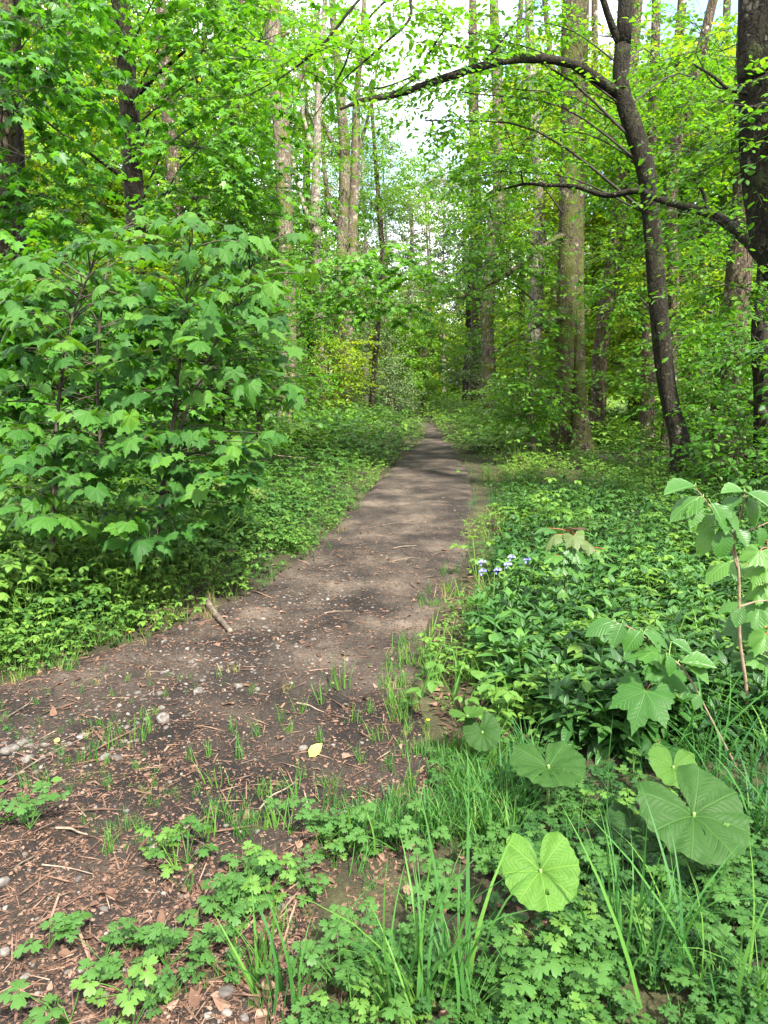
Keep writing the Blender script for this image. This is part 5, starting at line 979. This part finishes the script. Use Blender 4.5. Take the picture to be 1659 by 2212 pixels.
# creeping buttercups: one mesh each of six kinds, copied
BP = []
for i in range(7): BP.append(tinted(shoot_buttercup(rng, 6), rng.uniform(.3, .9)).mesh('buttercup_plant', ['buttercup_leaf']))
n = 0; spots = []
while len(spots) < 120:
    px = rng.uniform(0, 1659); py = rng.uniform(1740, 2230)
    lim = np.interp(px, [0, 250, 450, 560, 700, 900, 1659], [2060, 2020, 1960, 1850, 1780, 1740, 1760])
    if py < lim+rng.uniform(-30, 30): continue
    if (px < 480 and rng.uniform() < .86) or fbm(px/120., py/80., 88) < .49: continue
    p = gp(px, py)
    if all((p[0]-q[0])**2+(p[1]-q[1])**2 > .0035 for q in spots): spots.append(p)
spots += [gp(*q) for q in [(65, 1790), (20, 1775), (380, 1880), (405, 1870), (700, 1800), (880, 1480), (890, 1530), (650, 1890), (860, 1840)]]
for i, p in enumerate(spots):
    o = bpy.data.objects.new('buttercup_plant', BP[i % len(BP)]); COL.objects.link(o); o.location = Vector(p); o.rotation_euler = (rng.normal(0, .08), rng.normal(0, .08), rng.uniform(0, 6)); s = rng.uniform(.55, 1.25); o.scale = (s, s, s)
    tag(o, 'low creeping buttercup plant with lobed leaves in the foreground', 'plant', 'creeping buttercups in the foreground')
# tall grass tufts
for i, (px, py, n, h, w_, lab, b, t) in enumerate([(870, 2200, 36, .5, .0062, 'tall lush grass tuft at the bottom edge in the middle', (.25, 1.5), .45), (1000, 2150, 20, .46, .006, 'tall grass tuft leaning right below the pale folded round leaf', (.3, 1.7), .35), (1440, 2110, 46, .52, .0058, 'tall blue-green grass tuft at lower right with long arching blades', (.2, 1.9), .4), (1345, 2040, 7, .66, .0062, 'few very long blades standing left of the blue-green tuft', (.15, .9), .3), (1600, 2210, 14, .42, .006, 'grass tuft in the bottom right corner', (.3, 1.6), .4), (560, 2120, 20, .3, .005, 'thin grass tuft in buttercups below the bare soil', (.2, 1.2), .5), (620, 2190, 16, .34, .006, 'broad-bladed grass tuft at the bottom edge left of the middle tuft', (.2, 1.2), .4), (730, 1485, 22, .17, .0032, 'upright small grass tuft alone on the path', (.1, .9), .6), (870, 1560, 18, .22, .0034, 'thin upright grass tuft at the right soil edge', (.1, .8), .7), (780, 1840, 24, .22, .004, 'sprawling grass tuft where the soil meets the buttercups', (.4, 1.7), .5)]):
    p = gp(px, py); tp = tuft(rng, n, h, .035 if n < 40 else .06, w_, b); root = thing('grass_tuft', lab, 'grass tuft', p)
    g = tinted((tp[0]+p, tp[1], tp[2]), t); g.t = [np.clip(t+np.repeat(rng.normal(0, .18, len(tp[0])//12+1), 12)[:len(tp[0])], 0, 1)]
    root2 = part('blades', g, ['grass_blade'], root); root2.data.update()
TP = [tinted(tuft(rng, 14, .13, .02, .0028, (.2, 1.5)), t).mesh('grass_tuft', ['grass_blade']) for t in (.4, .55, .7, .6)]
for i, (px, py, s) in enumerate([(200, 1640, 1), (240, 1615, 1), (290, 1600, .9), (330, 1580, .8), (270, 1590, .8), (170, 1650, .7), (440, 1800, 1), (480, 1770, .9), (560, 1590, .8), (600, 1560, .8), (650, 1540, .9), (690, 1520, .9), (520, 1640, .9), (410, 1640, .6), (470, 1700, .9), (230, 1840, .8), (360, 1840, .7), (640, 1720, 1), (600, 1790, 1.1), (520, 1800, 1.), (700, 1740, 1), (660, 1680, .7), (560, 1720, .7), (780, 1640, .8), (840, 1660, .9), (800, 1540, .7), (760, 1560, .7), (850, 1520, .9), (830, 1490, .9), (540, 1500, .6), (620, 1580, .6), (100, 1690, .6), (60, 1700, .7), (330, 1700, .5), (720, 1700, .8), (450, 1640, .6), (500, 1580, .6), (690, 1600, .6), (820, 1600, .8), (880, 1700, 1.), (400, 1920, .7), (300, 1790, .5)]):
    p = gp(px, py); o = bpy.data.objects.new('grass_tuft', TP[i % 4]); COL.objects.link(o); o.location = Vector(p); o.rotation_euler = (0, 0, i*1.3); o.scale = (s, s, s*1.1)
    tag(o, 'small thin grass tuft growing out of the trodden soil', 'grass tuft', 'small grass tufts on the soil')
# bluebells
def bell():
    o = [(.0, .004), (.006, .006), (.008, .011), (.008, .017), (.013, .022)]; V = []; F = []
    for r, z in o:
        for k in range(6): V.append((r*math.cos(k*1.047), r*math.sin(k*1.047), -z))
    for i in range(4):
        for k in range(6): a = i*6+k; b = i*6+(k+1) % 6; F += [(a, b, a+6), (b, b+6, a+6)]
    V = np.array(V); return V, np.array(F), V[:, :2].copy()
BELL = bell()
for i, (px, py, Y, lab) in enumerate([(1035, 1222, 5.1, 'bluebell nearest the path edge, taller of the two there'), (1036, 1242, 4.9, 'bluebell nearest the path edge, lower one'), (1098, 1212, 5., 'tallest bluebell in the middle of the bluebell clump'), (1090, 1228, 4.9, 'bluebell with thick flower spike in the middle of the clump'), (1068, 1240, 4.85, 'pale bluebell low in front of the clump'), (1132, 1217, 5, 'bluebell alone at the right of the clump')]):
    q = at(px, py, Y); z = surf1(q[0], q[1]); root = thing('bluebell', lab, 'flower', (q[0], q[1], z), 'bluebells right of the path')
    g = Geo(); C = spline([(q[0], q[1], z-.02), (q[0], q[1], q[2]), (q[0]+.015, q[1], q[2]+.05), (q[0]+.04, q[1]-.01, q[2]+.045)], 14); tube(g, C, np.linspace(.003, .0015, 14), 5); part('stem', g, ['stem_green'], root)
    g = Geo()
    for k in range(9):
        c = C[5+k]; a = k*1.9; off = np.array([math.cos(a)*.01, math.sin(a)*.01, -.002]); g.inst(BELL, np.eye(3)[None]*.75, np.array([c+off]), 0, rng.uniform(0, 1))
    part('flower', g, ['flower_blue'], root)
# buttercup flowers
for i, (px, py, Y, lab) in enumerate([(1159, 1271, 4.4, 'small yellow flower in front of the bluebell clump'), (280, 1365, 4.3, 'tiny yellow flower at the foot of the left herbs'), (1285, 1808, 2.45, 'yellow buttercup flower left of the shaded round leaf'), (968, 1850, 2.4, 'yellow buttercup flower left of the pale folded round leaf'), (1162, 1992, 2.0, 'yellow buttercup flower under the pale folded round leaf'), (925, 1555, 3.2, 'tiny yellow flower on the soil edge'), (1335, 2020, 1.95, 'yellow buttercup flower beside the very long blades')]):
    q = at(px, py, Y); z = surf1(q[0], q[1]); root = thing('buttercup_flower', lab, 'flower', (q[0], q[1], z), 'yellow flowers in the green')
    g = Geo(); tube(g, spline([(q[0]+.01, q[1]+.02, z-.02), (q[0]+.006, q[1]+.01, (z+q[2])/2), q], 8), .0012, 4); part('stem', g, ['stem_green'], root)
    g = Geo()
    for k in range(5): g.inst(OVAL[0], yawpitch(k*1.257, .45, .011)[None], q[None], 0, .5)
    part('petals', g, ['flower_yellow'], root)
# ferns at the left bank
for i, (px, py, s, yaw, lab) in enumerate([(600, 905, 1.1, .3, 'small fern on the bank by the foot of the lichen-grey trunk'), (30, 1170, .5, 2., 'fern at the left edge under the shrub'), (510, 1085, .5, 1., 'small fern beside the mossy stump')]):
    p = gp(px, py+40); root = thing('fern', lab, 'fern', p); g = Geo()
    for k in range(7): f = fern_frond(rng); g.inst(f, rotz(yaw+k*.9, s*.6)[None], p[None], 0, rng.uniform(.4, .8))
    part('fronds', g, ['herb_leaf'], root)
